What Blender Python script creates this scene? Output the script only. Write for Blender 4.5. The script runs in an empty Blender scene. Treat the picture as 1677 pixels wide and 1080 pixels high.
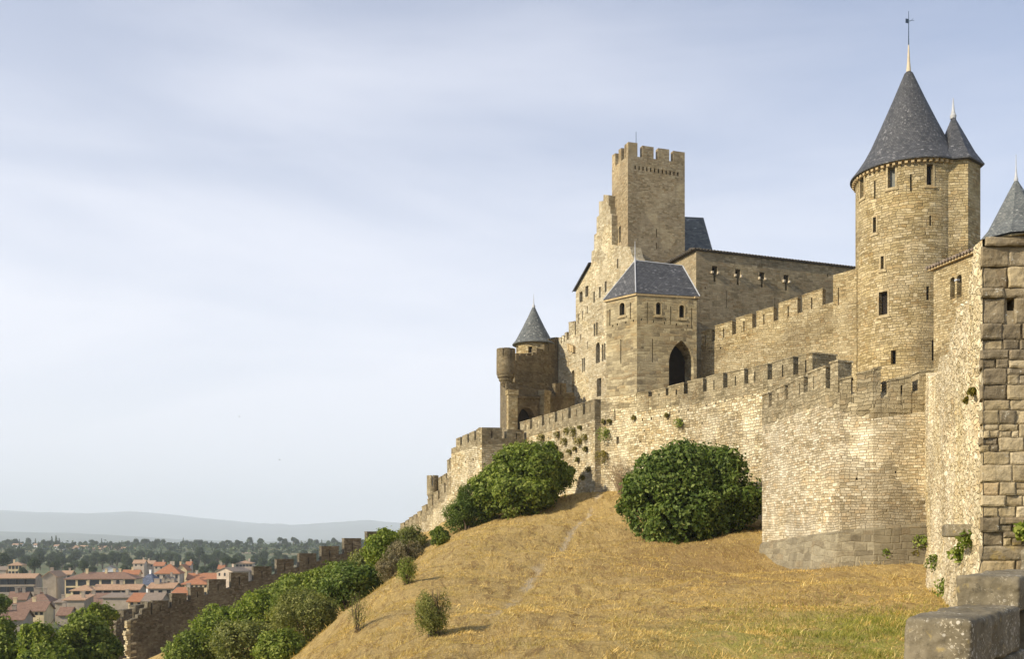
import bpy, bmesh, math, random
import numpy as np
from mathutils import Vector, Matrix, noise as mnoise
from mathutils.geometry import delaunay_2d_cdt
R = math.radians
random.seed(7); rng = np.random.default_rng(7)
SC = bpy.context.scene
COL = SC.collection

# ------------------------------------------------------------------ camera, sky, sun, exposure
F = 1630.0; CX = 838.5; HZ = 885.0        # focal length in photo pixels, image centre, horizon row
cam = bpy.data.cameras.new('camera'); camo = bpy.data.objects.new('camera', cam); COL.objects.link(camo)
cam.sensor_width = 36.0; cam.sensor_fit = 'HORIZONTAL'; cam.lens = 36.0*F/1677.0
cam.shift_y = (HZ-540.0)/1677.0
cam.clip_start = 0.1; cam.clip_end = 60000
camo.location = (0, 0, 0); camo.rotation_euler = (R(90), 0, 0)
SC.camera = camo
SC.view_settings.view_transform = 'Standard'; SC.view_settings.look = 'None'
SC.view_settings.exposure = 0.46
SC.cycles.volume_bounces = 3; SC.cycles.max_bounces = 8; SC.view_settings.gamma = 1.0

SUN_EL = R(29); SUN_AZ = R(63)            # azimuth measured from behind the camera (-Y) towards -X
sdir = Vector((-math.sin(SUN_AZ)*math.cos(SUN_EL), -math.cos(SUN_AZ)*math.cos(SUN_EL), math.sin(SUN_EL)))
sl = bpy.data.lights.new('sun', 'SUN'); sl.energy = 5.0; sl.angle = R(0.5); sl.color = (1.0, 0.87, 0.66)
so = bpy.data.objects.new('sun', sl); COL.objects.link(so)
so.rotation_euler = (-sdir).to_track_quat('-Z', 'Y').to_euler(); so.location = sdir*200

wd = bpy.data.worlds.new('World'); SC.world = wd; wd.use_nodes = True
wn = wd.node_tree.nodes; wl = wd.node_tree.links; wn.clear()
def wnode(t, **k):
    n = wn.new(t)
    for a, b in k.items(): setattr(n, a, b)
    return n
sky = wnode('ShaderNodeTexSky', sky_type='NISHITA', sun_disc=False)
sky.sun_elevation = SUN_EL
sky.sun_rotation = math.atan2(sdir.x, sdir.y)
sky.altitude = 150; sky.air_density = 1.2; sky.dust_density = 0.8; sky.ozone_density = 3.0
wtc = wnode('ShaderNodeTexCoord')
wmp = wnode('ShaderNodeMapping'); wmp.inputs['Rotation'].default_value = (R(8), R(24), R(10)); wmp.inputs['Scale'].default_value = (1.2, 1.0, 3.0)
wl.new(wtc.outputs['Generated'], wmp.inputs['Vector'])
wn1 = wnode('ShaderNodeTexNoise'); wn1.inputs['Scale'].default_value = 1.3; wn1.inputs['Detail'].default_value = 9; wn1.inputs['Roughness'].default_value = 0.42; wn1.inputs['Distortion'].default_value = 0.7
wl.new(wmp.outputs[0], wn1.inputs['Vector'])
wr = wnode('ShaderNodeMapRange'); wr.inputs['From Min'].default_value = 0.36; wr.inputs['From Max'].default_value = 0.80; wr.inputs['To Max'].default_value = 0.40
wr.interpolation_type = 'SMOOTHSTEP'
wmp2 = wnode('ShaderNodeMapping'); wmp2.inputs['Rotation'].default_value = (R(-12), R(38), R(30)); wmp2.inputs['Scale'].default_value = (1.0, 1.6, 6.0); wl.new(wtc.outputs['Generated'], wmp2.inputs['Vector'])
wn2 = wnode('ShaderNodeTexNoise'); wn2.inputs['Scale'].default_value = 2.6; wn2.inputs['Detail'].default_value = 10; wn2.inputs['Roughness'].default_value = 0.58; wn2.inputs['Distortion'].default_value = 0.5
wl.new(wmp2.outputs[0], wn2.inputs['Vector'])
wsum = wnode('ShaderNodeMath', operation='MULTIPLY_ADD'); wl.new(wn2.outputs['Fac'], wsum.inputs[0]); wsum.inputs[1].default_value = 0.26
wsub = wnode('ShaderNodeMath', operation='SUBTRACT'); wl.new(wn1.outputs['Fac'], wsub.inputs[0]); wsub.inputs[1].default_value = 0.13
wl.new(wsub.outputs[0], wsum.inputs[2]); wl.new(wsum.outputs[0], wr.inputs['Value'])
# thin haze veil growing towards the horizon and towards the left (west)
wsx = wnode('ShaderNodeSeparateXYZ'); wl.new(wtc.outputs['Generated'], wsx.inputs[0])
wh = wnode('ShaderNodeMapRange'); wh.inputs['From Min'].default_value = 0.52; wh.inputs['From Max'].default_value = 0.0; wh.inputs['To Min'].default_value = 0.05; wh.inputs['To Max'].default_value = 0.84
wl.new(wsx.outputs['Z'], wh.inputs['Value'])
wx = wnode('ShaderNodeMapRange'); wx.inputs['From Min'].default_value = 0.25; wx.inputs['From Max'].default_value = -0.5; wx.inputs['To Min'].default_value = 0.0; wx.inputs['To Max'].default_value = 0.30
wl.new(wsx.outputs['X'], wx.inputs['Value'])
wa = wnode('ShaderNodeMath', operation='ADD'); wl.new(wh.outputs[0], wa.inputs[0]); wl.new(wx.outputs[0], wa.inputs[1])
wb = wnode('ShaderNodeMath', operation='ADD', use_clamp=True); wl.new(wa.outputs[0], wb.inputs[0]); wl.new(wr.outputs[0], wb.inputs[1])
wc = wnode('ShaderNodeMath', operation='MULTIPLY'); wl.new(wb.outputs[0], wc.inputs[0]); wc.inputs[1].default_value = 0.93
wmix = wnode('ShaderNodeMix', data_type='RGBA')
wl.new(wc.outputs[0], wmix.inputs['Factor']); wtint = wnode('ShaderNodeMix', data_type='RGBA', blend_type='MULTIPLY'); wtint.inputs['Factor'].default_value = 1.0; wl.new(sky.outputs[0], wtint.inputs['A']); wtint.inputs['B'].default_value = (1.12, 1.08, 1.20, 1); wl.new(wtint.outputs['Result'], wmix.inputs['A']); wmix.inputs['B'].default_value = (8.35, 8.5, 9.3, 1)
bg = wnode('ShaderNodeBackground'); bg.inputs['Strength'].default_value = 0.088
wl.new(wmix.outputs['Result'], bg.inputs['Color'])
wo = wnode('ShaderNodeOutputWorld'); wl.new(bg.outputs[0], wo.inputs['Surface'])

# ------------------------------------------------------------------ helpers
def W(px, py, Y): return Vector(((px-CX)/F*Y, Y, (HZ-py)/F*Y))
def XY(px, Y): return ((px-CX)/F*Y, Y)
def ZZ(py, Y): return (HZ-py)/F*Y

def tag(o, label=None, cat=None, group=None, kind=None):
    if label: o['label'] = label
    if cat: o['category'] = cat
    if group: o['group'] = group
    if kind: o['kind'] = kind
    return o
def empty(name, loc=(0,0,0), label=None, cat=None, group=None, rz=0):
    o = bpy.data.objects.new(name, None); COL.objects.link(o); o.location = loc; o.rotation_euler = (0,0,rz)
    o.empty_display_size = 0.5
    return tag(o, label, cat, group)
def link(name, me, mat, parent=None):
    o = bpy.data.objects.new(name, me); COL.objects.link(o)
    if mat: me.materials.append(mat)
    if parent is not None:
        o.parent = parent
        if parent.parent is None: o.matrix_parent_inverse = parent.matrix_basis.inverted()
    return o

class MB:
    def __init__(s): s.v = []; s.f = []; s.uv = []; s.smooth = False
    def face(s, pts, uvs=None):
        b = len(s.v); s.v.extend([tuple(p) for p in pts]); s.f.append(list(range(b, b+len(pts))))
        if uvs is None:
            P = [Vector(p) for p in pts]
            n = Vector((0,0,0))
            for i in range(len(P)):
                a, c = P[i], P[(i+1) % len(P)]
                n += Vector(((a.y-c.y)*(a.z+c.z), (a.z-c.z)*(a.x+c.x), (a.x-c.x)*(a.y+c.y)))
            if n.length < 1e-12: n = Vector((0,0,1))
            n.normalize()
            if abs(n.z) > 0.98: uvs = [(p.x, p.y) for p in P]
            else:
                e1 = Vector((0,0,1)).cross(n).normalized(); e2 = n.cross(e1)
                uvs = [(p.dot(e1), p.dot(e2)) for p in P]
        s.uv.append(uvs)
    def box(s, c, size, rz=0.0, jit=0.0):
        cx, cy, cz = c; a, b, h = size[0]/2, size[1]/2, size[2]/2
        co, si = math.cos(rz), math.sin(rz)
        q = []
        for z in (-h, h):
            for x, y in ((-a,-b),(a,-b),(a,b),(-a,b)):
                x += random.uniform(-jit,jit); y += random.uniform(-jit,jit); zz = z+random.uniform(-jit,jit)
                q.append((cx+x*co-y*si, cy+x*si+y*co, cz+zz))
        for f in ((0,1,5,4),(1,2,6,5),(2,3,7,6),(3,0,4,7),(4,5,6,7),(3,2,1,0)): s.face([q[i] for i in f])
    def tube(s, p0, p1, r0, r1, n=8, cap=True):
        p0 = Vector(p0); p1 = Vector(p1); d = (p1-p0).normalized()
        a = d.orthogonal().normalized(); b = d.cross(a)
        A = [p0+(a*math.cos(t)+b*math.sin(t))*r0 for t in [2*math.pi*i/n for i in range(n)]]
        B = [p1+(a*math.cos(t)+b*math.sin(t))*r1 for t in [2*math.pi*i/n for i in range(n)]]
        for i in range(n):
            j = (i+1) % n; s.face([A[i], A[j], B[j], B[i]])
        if cap: s.face(list(reversed(A))); s.face(B)
    def build(s, name, mat, parent=None, smooth=False, merge=False):
        me = bpy.data.meshes.new(name); me.from_pydata(s.v, [], s.f)
        ul = me.uv_layers.new(name='UVMap'); flat = [c for u in s.uv for p in u for c in p]
        ul.data.foreach_set('uv', flat)
        if merge:
            bm = bmesh.new(); bm.from_mesh(me); bmesh.ops.remove_doubles(bm, verts=bm.verts, dist=0.0005); bm.to_mesh(me); bm.free()
        if smooth: me.polygons.foreach_set('use_smooth', [True]*len(me.polygons))
        me.update()
        return link(name, me, mat, parent)

class Edge:
    """vertical plane through two plan points, left to right as seen from outside"""
    def __init__(s, p0, p1):
        s.p = Vector((p0[0], p0[1])); q = Vector((p1[0], p1[1])); s.L = (q-s.p).length; s.d = (q-s.p).normalized(); s.n = Vector((s.d.y, -s.d.x))
    def s(self, px):
        k = (px-CX)/F; return (k*self.p.y-self.p.x)/(self.d.x-k*self.d.y)
    def z(self, py, s): return (HZ-py)/F*(self.p.y+s*self.d.y)
    def P(self, s, z, off=0.0):
        return Vector((self.p.x+self.d.x*s+self.n.x*off, self.p.y+self.d.y*s+self.n.y*off, z))

def _inside(x, y, L):
    c = False; n = len(L)
    for i in range(n):
        x0, y0 = L[i]; x1, y1 = L[(i+1) % n]
        if (y0 > y) != (y1 > y) and x < (x1-x0)*(y-y0)/(y1-y0)+x0: c = not c
    return c
def tri_face(mb, E, outer, holes, off=0.0, flip=False):
    V_ = [Vector(p) for l in [outer]+holes for p in l]; ED = []; b = 0
    for l in [outer]+holes:
        ED += [(b+i, b+(i+1) % len(l)) for i in range(len(l))]; b += len(l)
    r = delaunay_2d_cdt(V_, ED, [], 0, 1e-5)
    n3 = Vector((E.n.x, E.n.y, 0)); want = -1 if flip else 1
    for t in r[2]:
        q = [r[0][i] for i in t]; cx_ = sum(p.x for p in q)/len(q); cz_ = sum(p.y for p in q)/len(q)
        if not _inside(cx_, cz_, outer) or any(_inside(cx_, cz_, h) for h in holes): continue
        P = [E.P(p.x, p.y, off) for p in q]
        if (P[1]-P[0]).cross(P[2]-P[0]).dot(n3)*want < 0: P.reverse(); q.reverse()
        mb.face(P, [(p.x+E.p.x*1.0, p.y) for p in q])
def reveal(mb, E, loop, o0, o1):
    area = sum(loop[i][0]*loop[(i+1) % len(loop)][1]-loop[(i+1) % len(loop)][0]*loop[i][1] for i in range(len(loop)))
    l = loop if area > 0 else loop[::-1]
    for i in range(len(l)):
        a = l[i]; b = l[(i+1) % len(l)]
        mb.face([E.P(a[0],a[1],o1), E.P(a[0],a[1],o0), E.P(b[0],b[1],o0), E.P(b[0],b[1],o1)])
def prism(mb, E, outer, holes, T, off=0.0):
    tri_face(mb, E, outer, holes, off); tri_face(mb, E, outer, holes, off-T, True)
    for h in holes: reveal(mb, E, h, off, off-T)
    reveal(mb, E, outer, off-T, off)
def rect_pts(s0, s1, z0, z1): return [(s0,z0),(s1,z0),(s1,z1),(s0,z1)]
def arch_pts(s0, s1, z0, z1, pointed=False, n=8):
    w = s1-s0; m = (s0+s1)/2
    if pointed:
        R_ = w*1.0; hh = math.sqrt(R_*R_-(R_-w/2)**2); zs = z1-hh
        if zs < z0+0.02: return arch_pts(s0, s1, z0, z1)
        right = [(s0+R_*math.cos(a), zs+R_*math.sin(a)) for a in np.linspace(0, math.acos((R_-w/2)/R_), n)]
        left = [(2*m-x, z) for x, z in reversed(right[:-1])]
        return [(s0,z0),(s1,z0)]+right+left
    r = w/2; zs = z1-r
    return [(s0,z0),(s1,z0)]+[(m+r*math.cos(a), zs+r*math.sin(a)) for a in np.linspace(0, math.pi, n)]

def openings(E, mb, parent, specs, mat_in, offz=0.0, frame_mat=None):
    """specs: (kind, px0, px1, py_top, py_bottom[, depth]); returns hole loops and builds the window parts"""
    loops = []
    for sp in specs:
        kind, a, b, t, u = sp[:5]; dep = sp[5] if len(sp) > 5 else {'slit':0.5,'hole':0.45}.get(kind, 0.45)
        s0, s1 = E.s(a), E.s(b); sm = (s0+s1)/2
        z1, z0 = E.z(t, sm), E.z(u, sm)
        if kind in ('arch',): lp = arch_pts(s0,s1,z0,z1)
        elif kind in ('ogive','gate'): lp = arch_pts(s0,s1,z0,z1,True)
        else: lp = rect_pts(s0,s1,z0,z1)
        if kind == 'gate': dep = 2.2
        loops.append(lp)
        reveal(mb, E, lp, 0.0, -dep)
        pm = MB(); tri_face(pm, E, lp, [], -dep)
        if kind == 'hole': mb.v_extra = 1; tri_face(mb, E, lp, [], -dep)
        else:
            nm = {'slit':'arrow_slit','gate':'gateway'}.get(kind,'window')
            w = pm.build(nm, mat_in, parent)
            if kind in ('rect','arch','ogive') and frame_mat is not None:
                fm = MB(); fw = 0.13*(1 if s1-s0 < 1.2 else 1.3)
                big = [(sm+(x-sm)*(1+2*fw/(s1-s0)), ((z0+z1)/2+(z-(z0+z1)/2)*(1+2*fw/(z1-z0)))) for x, z in lp]
                prism(fm, E, big, [lp], 0.2, 0.035)
                fm.build('window_frame', frame_mat, w)
                sm_ = MB(); prism(sm_, E, rect_pts(s0-0.25, s1+0.25, z0-0.30, z0-fw-0.005), [], 0.22, 0.10)
                sm_.build('sill', frame_mat, w)
    return loops

def shell(name, parent, foot, z0, ztop, mat, holes=None, dark=None, frame=None, cap=True, ov={}):
    """closed prism on a plan polygon (front edges listed left to right); holes[i] lists openings of edge i"""
    n = len(foot); mb = MB(); zt = ztop if isinstance(ztop, (list, tuple)) else [ztop]*n
    zb = z0 if isinstance(z0, (list, tuple)) else [z0]*n
    pend = []
    for i in range(n):
        E = Edge(foot[i], foot[(i+1) % n])
        loops = []
        if holes and i in holes: loops = openings(E, mb, parent, holes[i], dark, frame_mat=frame)
        j = (i+1) % n
        outer = ov.get(i, [(0,zb[i]),(E.L,zb[j]),(E.L,zt[j]),(0,zt[i])])
        tri_face(mb, E, outer, loops)
    if cap: mb.face([(foot[i][0], foot[i][1], zt[i]) for i in range(n)])
    return mb.build(name, mat, parent)

def strip(pts, T):
    """plan polyline (front) -> closed footprint with a parallel back line at thickness T"""
    P = [Vector(p) for p in pts]; back = []
    for i in range(len(P)):
        ns = []
        if i > 0: d = (P[i]-P[i-1]).normalized(); ns.append(Vector((-d.y, d.x)))
        if i < len(P)-1: d = (P[i+1]-P[i]).normalized(); ns.append(Vector((-d.y, d.x)))
        m = sum(ns, Vector((0,0))).normalized(); k = 1/max(0.5, m.dot(ns[0]))
        back.append(P[i]+m*T*k)
    return [tuple(p) for p in P]+[tuple(p) for p in reversed(back)]

def merlons(parent, E, tops, gaps, px0, px1, mh, T, mat, slit=True, back_slit=False, name='merlon', jit=0.05, dark=None, sl=(0.55,1.0)):
    """tops: list (px,py) of the merlon top line on this edge; gaps: px pairs"""
    cuts = []; cur = px0
    for g0, g1 in gaps: cuts.append((cur, g0)); cur = g1
    cuts.append((cur, px1))
    X = [t[0] for t in tops]; Yv = [t[1] for t in tops]
    for a, b in cuts:
        if b-a < 1: continue
        s0, s1 = E.s(a), E.s(b)
        m = (a+b)/2; py = float(np.interp(m, X, Yv)); sm = E.s(m); z1 = E.z(py, sm)+random.uniform(-jit, jit); z0 = z1-mh
        pya, pyb = float(np.interp(a, X, Yv)), float(np.interp(b, X, Yv))
        za = z1*0.5+0.5*E.z(pya, s0); zb_ = z1*0.5+0.5*E.z(pyb, s1)
        mb = MB(); holes = []
        if slit and (s1-s0) > 0.9:
            c = (s0+s1)/2+random.uniform(-.1,.1); w = 0.075
            holes = [rect_pts(c-w, c+w, z0+mh*0.02+0.25, z0+mh*0.72)]
        prism(mb, E, [(s0,z0-1.0),(s1,z0-1.0),(s1,zb_+random.uniform(-jit,jit)*.5),(s0,za+random.uniform(-jit,jit)*.5)], holes, T, 0.004+random.uniform(0,0.02))
        mb.build(name, mat, parent)

# ------------------------------------------------------------------ materials
MATS = {}
def newmat(name):
    m = bpy.data.materials.new(name); m.use_nodes = True; nt = m.node_tree; nt.nodes.clear()
    out = nt.nodes.new('ShaderNodeOutputMaterial'); b = nt.nodes.new('ShaderNodeBsdfPrincipled')
    nt.links.new(b.outputs[0], out.inputs['Surface'])
    b.inputs['Specular IOR Level'].default_value = 0.25
    MATS[name] = m
    return m, nt, b
class NT:
    def __init__(s, nt): s.nt = nt; s.N = nt.nodes; s.L = nt.links
    def n(s, t, ins=None, **k):
        x = s.N.new(t)
        for a, b in k.items(): setattr(x, a, b)
        if ins:
            for a, b in ins.items():
                if isinstance(b, bpy.types.NodeSocket): s.L.new(b, x.inputs[a])
                else: x.inputs[a].default_value = b
        return x
    def math(s, op, a, b=0.5, clamp=False):
        return s.n('ShaderNodeMath', {0:a, 1:b}, operation=op, use_clamp=clamp).outputs[0]
    def mix(s, f, a, b, blend='MIX'):
        return s.n('ShaderNodeMix', {'Factor':f, 'A':a, 'B':b}, data_type='RGBA', blend_type=blend).outputs['Result']
    def mr(s, v, a, b, c=0.0, d=1.0, smooth=True):
        return s.n('ShaderNodeMapRange', {'Value':v,'From Min':a,'From Max':b,'To Min':c,'To Max':d}, interpolation_type='SMOOTHSTEP' if smooth else 'LINEAR').outputs[0]
    def noise(s, vec, scale, detail=4, rough=0.55, dist=0.0):
        return s.n('ShaderNodeTexNoise', {'Vector':vec,'Scale':scale,'Detail':detail,'Roughness':rough,'Distortion':dist}).outputs['Fac']
    def ramp(s, f, stops):
        r = s.n('ShaderNodeValToRGB', {'Fac':f}); cr = r.color_ramp
        while len(cr.elements) < len(stops): cr.elements.new(0.5)
        for e, (p, c) in zip(cr.elements, stops): e.position = p; e.color = (*c, 1)
        return r.outputs[0]
def C3(c): return (*c, 1)

def stone(name, dark, mid, light, mortar, size=(0.4, 0.2), rubble=True, bump=0.5, stain=0.5, stain_col=(0.16,0.14,0.11), warp=0.10, mortar_w=0.06, streak=0.35, lichen=0.0, stain_scale=0.18, stain_rng=(0.48,0.72), rnd=0.85, bdist=0.06, coursed=False, patch=0.8):
    m, nt, b = newmat(name); k = NT(nt)
    uv = k.n('ShaderNodeUVMap').outputs[0]
    pos = k.n('ShaderNodeNewGeometry').outputs['Position']
    wn_ = k.n('ShaderNodeTexNoise', {'Vector':uv,'Scale':1.6,'Detail':3})
    off = k.n('ShaderNodeVectorMath', {0:wn_.outputs['Color'],1:(0.5,0.5,0.5)}, operation='SUBTRACT').outputs[0]
    off = k.n('ShaderNodeVectorMath', {0:off,'Scale':warp*4}, operation='SCALE').outputs[0]
    wv = k.n('ShaderNodeVectorMath', {0:uv,1:off}, operation='ADD').outputs[0]
    if rubble and not coursed:
        sc = k.n('ShaderNodeVectorMath', {0:wv,1:(1/size[0],1/size[1],1)}, operation='MULTIPLY').outputs[0]
        v1 = k.n('ShaderNodeTexVoronoi', {'Vector':sc,'Scale':1.0,'Randomness':rnd}, voronoi_dimensions='2D', feature='F1')
        v2 = k.n('ShaderNodeTexVoronoi', {'Vector':sc,'Scale':1.0,'Randomness':rnd}, voronoi_dimensions='2D', feature='DISTANCE_TO_EDGE')
        rnd_ = k.n('ShaderNodeSeparateColor', {0:v1.outputs['Color']}).outputs[0]
        rnd2 = k.n('ShaderNodeSeparateColor', {0:v1.outputs['Color']}).outputs[1]
        edge = k.mr(v2.outputs['Distance'], 0.0, mortar_w*2.2)
    elif coursed:
        sx = k.n('ShaderNodeSeparateXYZ', {0:wv}); u_, v_ = sx.outputs[0], sx.outputs[1]
        vv = k.math('ADD', k.math('MULTIPLY', v_, 1/size[1]), k.math('MULTIPLY', k.noise(k.n('ShaderNodeVectorMath', {0:uv,1:(0.35,0.9,1)}, operation='MULTIPLY').outputs[0], 1.0, 3, 0.6), 2.6))
        row = k.math('FLOOR', vv, 0); fv = k.math('SUBTRACT', vv, row)
        r1 = k.n('ShaderNodeTexWhiteNoise', {'W':row}, noise_dimensions='1D').outputs['Value']
        uu = k.math('ADD', k.math('MULTIPLY', k.math('MULTIPLY', u_, 1/size[0]), k.math('ADD', 0.7, k.math('MULTIPLY', r1, 0.75))), k.math('MULTIPLY', r1, 37.0))
        uu = k.math('ADD', uu, k.math('MULTIPLY', k.noise(k.n('ShaderNodeCombineXYZ', {0:k.math('MULTIPLY', u_, 1.7), 1:k.math('MULTIPLY', row, 3.7)}).outputs[0], 1.0, 2, 0.5), 2.2))
        cl = k.math('FLOOR', uu, 0); fu = k.math('SUBTRACT', uu, cl)
        wn2 = k.n('ShaderNodeTexWhiteNoise', {'Vector':k.n('ShaderNodeCombineXYZ', {0:cl,1:row}).outputs[0]}, noise_dimensions='2D')
        rnd_ = wn2.outputs['Value']; rnd2 = k.n('ShaderNodeSeparateColor', {0:wn2.outputs['Color']}).outputs[1]
        eu = k.math('MULTIPLY', k.math('MINIMUM', fu, k.math('SUBTRACT', 1.0, fu)), size[0]/size[1]*0.85); ev = k.math('MINIMUM', fv, k.math('SUBTRACT', 1.0, fv))
        ed = k.math('ADD', k.math('MINIMUM', eu, ev), k.math('MULTIPLY', k.math('SUBTRACT', k.noise(uv, 14.0, 3, 0.6), 0.5), 0.12))
        edge = k.mr(ed, 0.0, mortar_w*2.6)
    else:
        bk = k.n('ShaderNodeTexBrick', {'Vector':wv,'Color1':(0,0,0,1),'Color2':(1,1,1,1),'Mortar':(0.5,0.5,0.5,1),'Scale':1.0,'Mortar Size':mortar_w*size[1]*0.9,'Mortar Smooth':0.6,'Bias':0.0,'Brick Width':size[0],'Row Height':size[1]})
        bk.offset = 0.5; bk.squash = 1.35; bk.squash_frequency = 3
        rnd_ = k.n('ShaderNodeSeparateColor', {0:bk.outputs['Color']}).outputs[0]
        rnd2 = k.math('FRACT', k.math('MULTIPLY', rnd_, 7.31), 0)
        edge = k.math('SUBTRACT', 1.0, bk.outputs['Fac'])
    col = k.ramp(rnd_, [(0.0, dark), (0.16, tuple((a+c)/2 for a, c in zip(dark, mid))), (0.5, mid), (0.82, tuple((a+c)/2 for a, c in zip(mid, light))), (1.0, light)])
    # hue drift: some stones greyer, some rustier
    hue = k.mix(k.mr(rnd2, 0.75, 0.95, 0, 0.45), col, C3((mid[0]*0.95, mid[1]*0.78, mid[2]*0.60)))
    fine = k.noise(uv, 9.0, 6, 0.7)
    hue = k.mix(1.0, hue, k.ramp(fine, [(0.25, (0.66,0.65,0.63)), (0.75, (1.26,1.26,1.26))]), 'MULTIPLY')
    gone = k.mr(k.noise(uv, 1.3, 3, 0.6), 0.35, 0.65, 0.08, 0.60)
    mott = k.noise(k.n('ShaderNodeVectorMath', {0:uv,1:(2.2,4.4,1)}, operation='MULTIPLY').outputs[0], 1.0, 6, 0.75)
    hue = k.mix(1.0, hue, k.ramp(mott, [(0.32, (0.66,0.63,0.58)), (0.5, (1,1,1)), (0.68, (1.28,1.27,1.24))]), 'MULTIPLY')
    col = k.mix(k.math('SUBTRACT', 1.0, k.math('MULTIPLY', k.math('SUBTRACT', 1.0, edge), gone)), C3(mortar), hue)
    # weather: broad stains, vertical streaks
    big = k.noise(pos, stain_scale, 6, 0.65, 0.5)
    col = k.mix(k.math('MULTIPLY', k.mr(big, stain_rng[0], stain_rng[1]), stain), col, C3(stain_col))
    big2 = k.noise(pos, 0.45, 5, 0.6, 0.3)
    col = k.mix(k.math('MULTIPLY', k.mr(big2, 0.42, 0.75), 0.45), col, C3(tuple(min(1, x*1.12) for x in light)))
    if streak > 0:
        sv = k.n('ShaderNodeVectorMath', {0:pos,1:(1.3,1.3,0.10)}, operation='MULTIPLY').outputs[0]
        st = k.noise(sv, 1.0, 5, 0.7)
        col = k.mix(k.math('MULTIPLY', k.mr(st, 0.52, 0.72), streak), col, C3(tuple(x*0.75 for x in stain_col)))
    pw = k.n('ShaderNodeVectorMath', {0:pos,1:k.n('ShaderNodeVectorMath', {0:k.n('ShaderNodeTexNoise', {'Vector':pos,'Scale':0.9,'Detail':4}).outputs['Color'],'Scale':2.4}, operation='SCALE').outputs[0]}, operation='ADD').outputs[0]
    pc = k.n('ShaderNodeTexVoronoi', {'Vector':pw,'Scale':0.28,'Randomness':1.0}, feature='F1').outputs['Color']
    pr = k.n('ShaderNodeSeparateColor', {0:pc})
    col = k.mix(patch, col, k.mix(1.0, col, k.ramp(pr.outputs[0], [(0.0,(0.72,0.70,0.66)),(0.45,(0.97,0.97,0.97)),(0.75,(1.05,1.02,0.93)),(1.0,(1.22,1.21,1.18))]), 'MULTIPLY'))
    if lichen > 0:
        lc = k.noise(pos, 7.0, 5, 0.75)
        col = k.mix(k.math('MULTIPLY', k.mr(lc, 0.60, 0.68), lichen), col, (0.62,0.60,0.52,1))
        lo = k.noise(pos, 1.1, 5, 0.7)
        col = k.mix(k.math('MULTIPLY', k.mr(lo, 0.60, 0.72), lichen*0.7), col, (0.38,0.27,0.06,1))
    k.L.new(col, b.inputs['Base Color'])
    b.inputs['Roughness'].default_value = 0.92
    h = k.math('ADD', k.math('MULTIPLY', edge, 0.8), k.math('ADD', k.math('MULTIPLY', rnd_, 0.5), k.math('MULTIPLY', fine, 0.7)))
    bp = k.n('ShaderNodeBump', {'Strength':bump,'Distance':bdist,'Height':h})
    k.L.new(bp.outputs[0], b.inputs['Normal'])
    return m

# warm cream rubble of the outer walls, ochre castle stone, grey weathered parapets, brown valley wall
CO = dict(coursed=True)
M_OUT = stone('outer_wall_stone', (0.269,0.212,0.117), (0.520,0.444,0.283), (0.736,0.684,0.527), (0.413,0.333,0.195), (0.36,0.19), True, 1.0, 0.55, (0.296,0.258,0.185), streak=0.4, bdist=0.10, warp=0.07, **CO)
M_BAS = stone('bastion_stone', (0.287,0.241,0.148), (0.520,0.452,0.315), (0.736,0.693,0.561), (0.395,0.324,0.197), (0.27,0.13), True, 0.9, 0.7, (0.296,0.267,0.207), streak=0.4, warp=0.05, stain_rng=(0.45,0.66), **CO)
M_PLI = stone('plinth_ashlar', (0.141,0.121,0.083), (0.216,0.190,0.132), (0.283,0.255,0.181), (0.343,0.296,0.195), (0.62,0.31), True, 0.6, 0.5, (0.164,0.140,0.098), warp=0.02, mortar_w=0.05, streak=0.55, patch=0.3, **CO)
M_PAR = stone('parapet_grey_stone', (0.158,0.132,0.079), (0.268,0.228,0.146), (0.426,0.377,0.261), (0.205,0.168,0.099), (0.36,0.19), True, 0.8, 0.6, (0.205,0.180,0.126), streak=0.4, lichen=0.25, **CO)
M_CAS = stone('castle_ochre_stone', (0.224,0.173,0.086), (0.365,0.297,0.168), (0.514,0.449,0.297), (0.266,0.207,0.114), (0.42,0.21), True, 0.9, 0.5, (0.257,0.216,0.143), streak=0.3, warp=0.05, bdist=0.08, **CO)
M_TOW = stone('round_tower_stone', (0.244,0.187,0.090), (0.395,0.322,0.175), (0.546,0.469,0.308), (0.260,0.200,0.104), (0.50,0.25), True, 1.0, 0.5, (0.269,0.226,0.148), streak=0.15, warp=0.06, bdist=0.09, **CO)
M_FAC = stone('facade_pale_stone', (0.344,0.286,0.183), (0.550,0.483,0.327), (0.705,0.652,0.499), (0.378,0.304,0.183), (0.40,0.22), True, 1.0, 0.5, (0.378,0.313,0.201), streak=0.4, bdist=0.1, **CO)
M_GAT = stone('gatehouse_banded_stone', (0.161,0.134,0.085), (0.322,0.271,0.169), (0.458,0.401,0.264), (0.339,0.288,0.179), (0.85,0.33), True, 0.7, 0.3, (0.237,0.200,0.136), streak=0.25, warp=0.03, mortar_w=0.06, **CO)
M_KEP = stone('keep_stone', (0.212,0.171,0.103), (0.339,0.274,0.170), (0.451,0.384,0.263), (0.284,0.232,0.145), (0.42,0.20), True, 0.6, 0.5, (0.258,0.213,0.145), streak=0.4, warp=0.03, **CO)
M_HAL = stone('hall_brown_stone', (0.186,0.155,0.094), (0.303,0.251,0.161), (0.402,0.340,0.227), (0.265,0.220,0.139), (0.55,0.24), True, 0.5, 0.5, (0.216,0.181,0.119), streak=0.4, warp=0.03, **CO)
M_WST = stone('west_tower_shaded_stone', (0.096,0.077,0.045), (0.159,0.132,0.082), (0.230,0.193,0.128), (0.108,0.087,0.052), (0.5,0.24), True, 0.6, 0.5, (0.096,0.081,0.052), streak=0.4, warp=0.03, **CO)  # darker than the keep stone: the tower's shade is put into the colour
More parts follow.
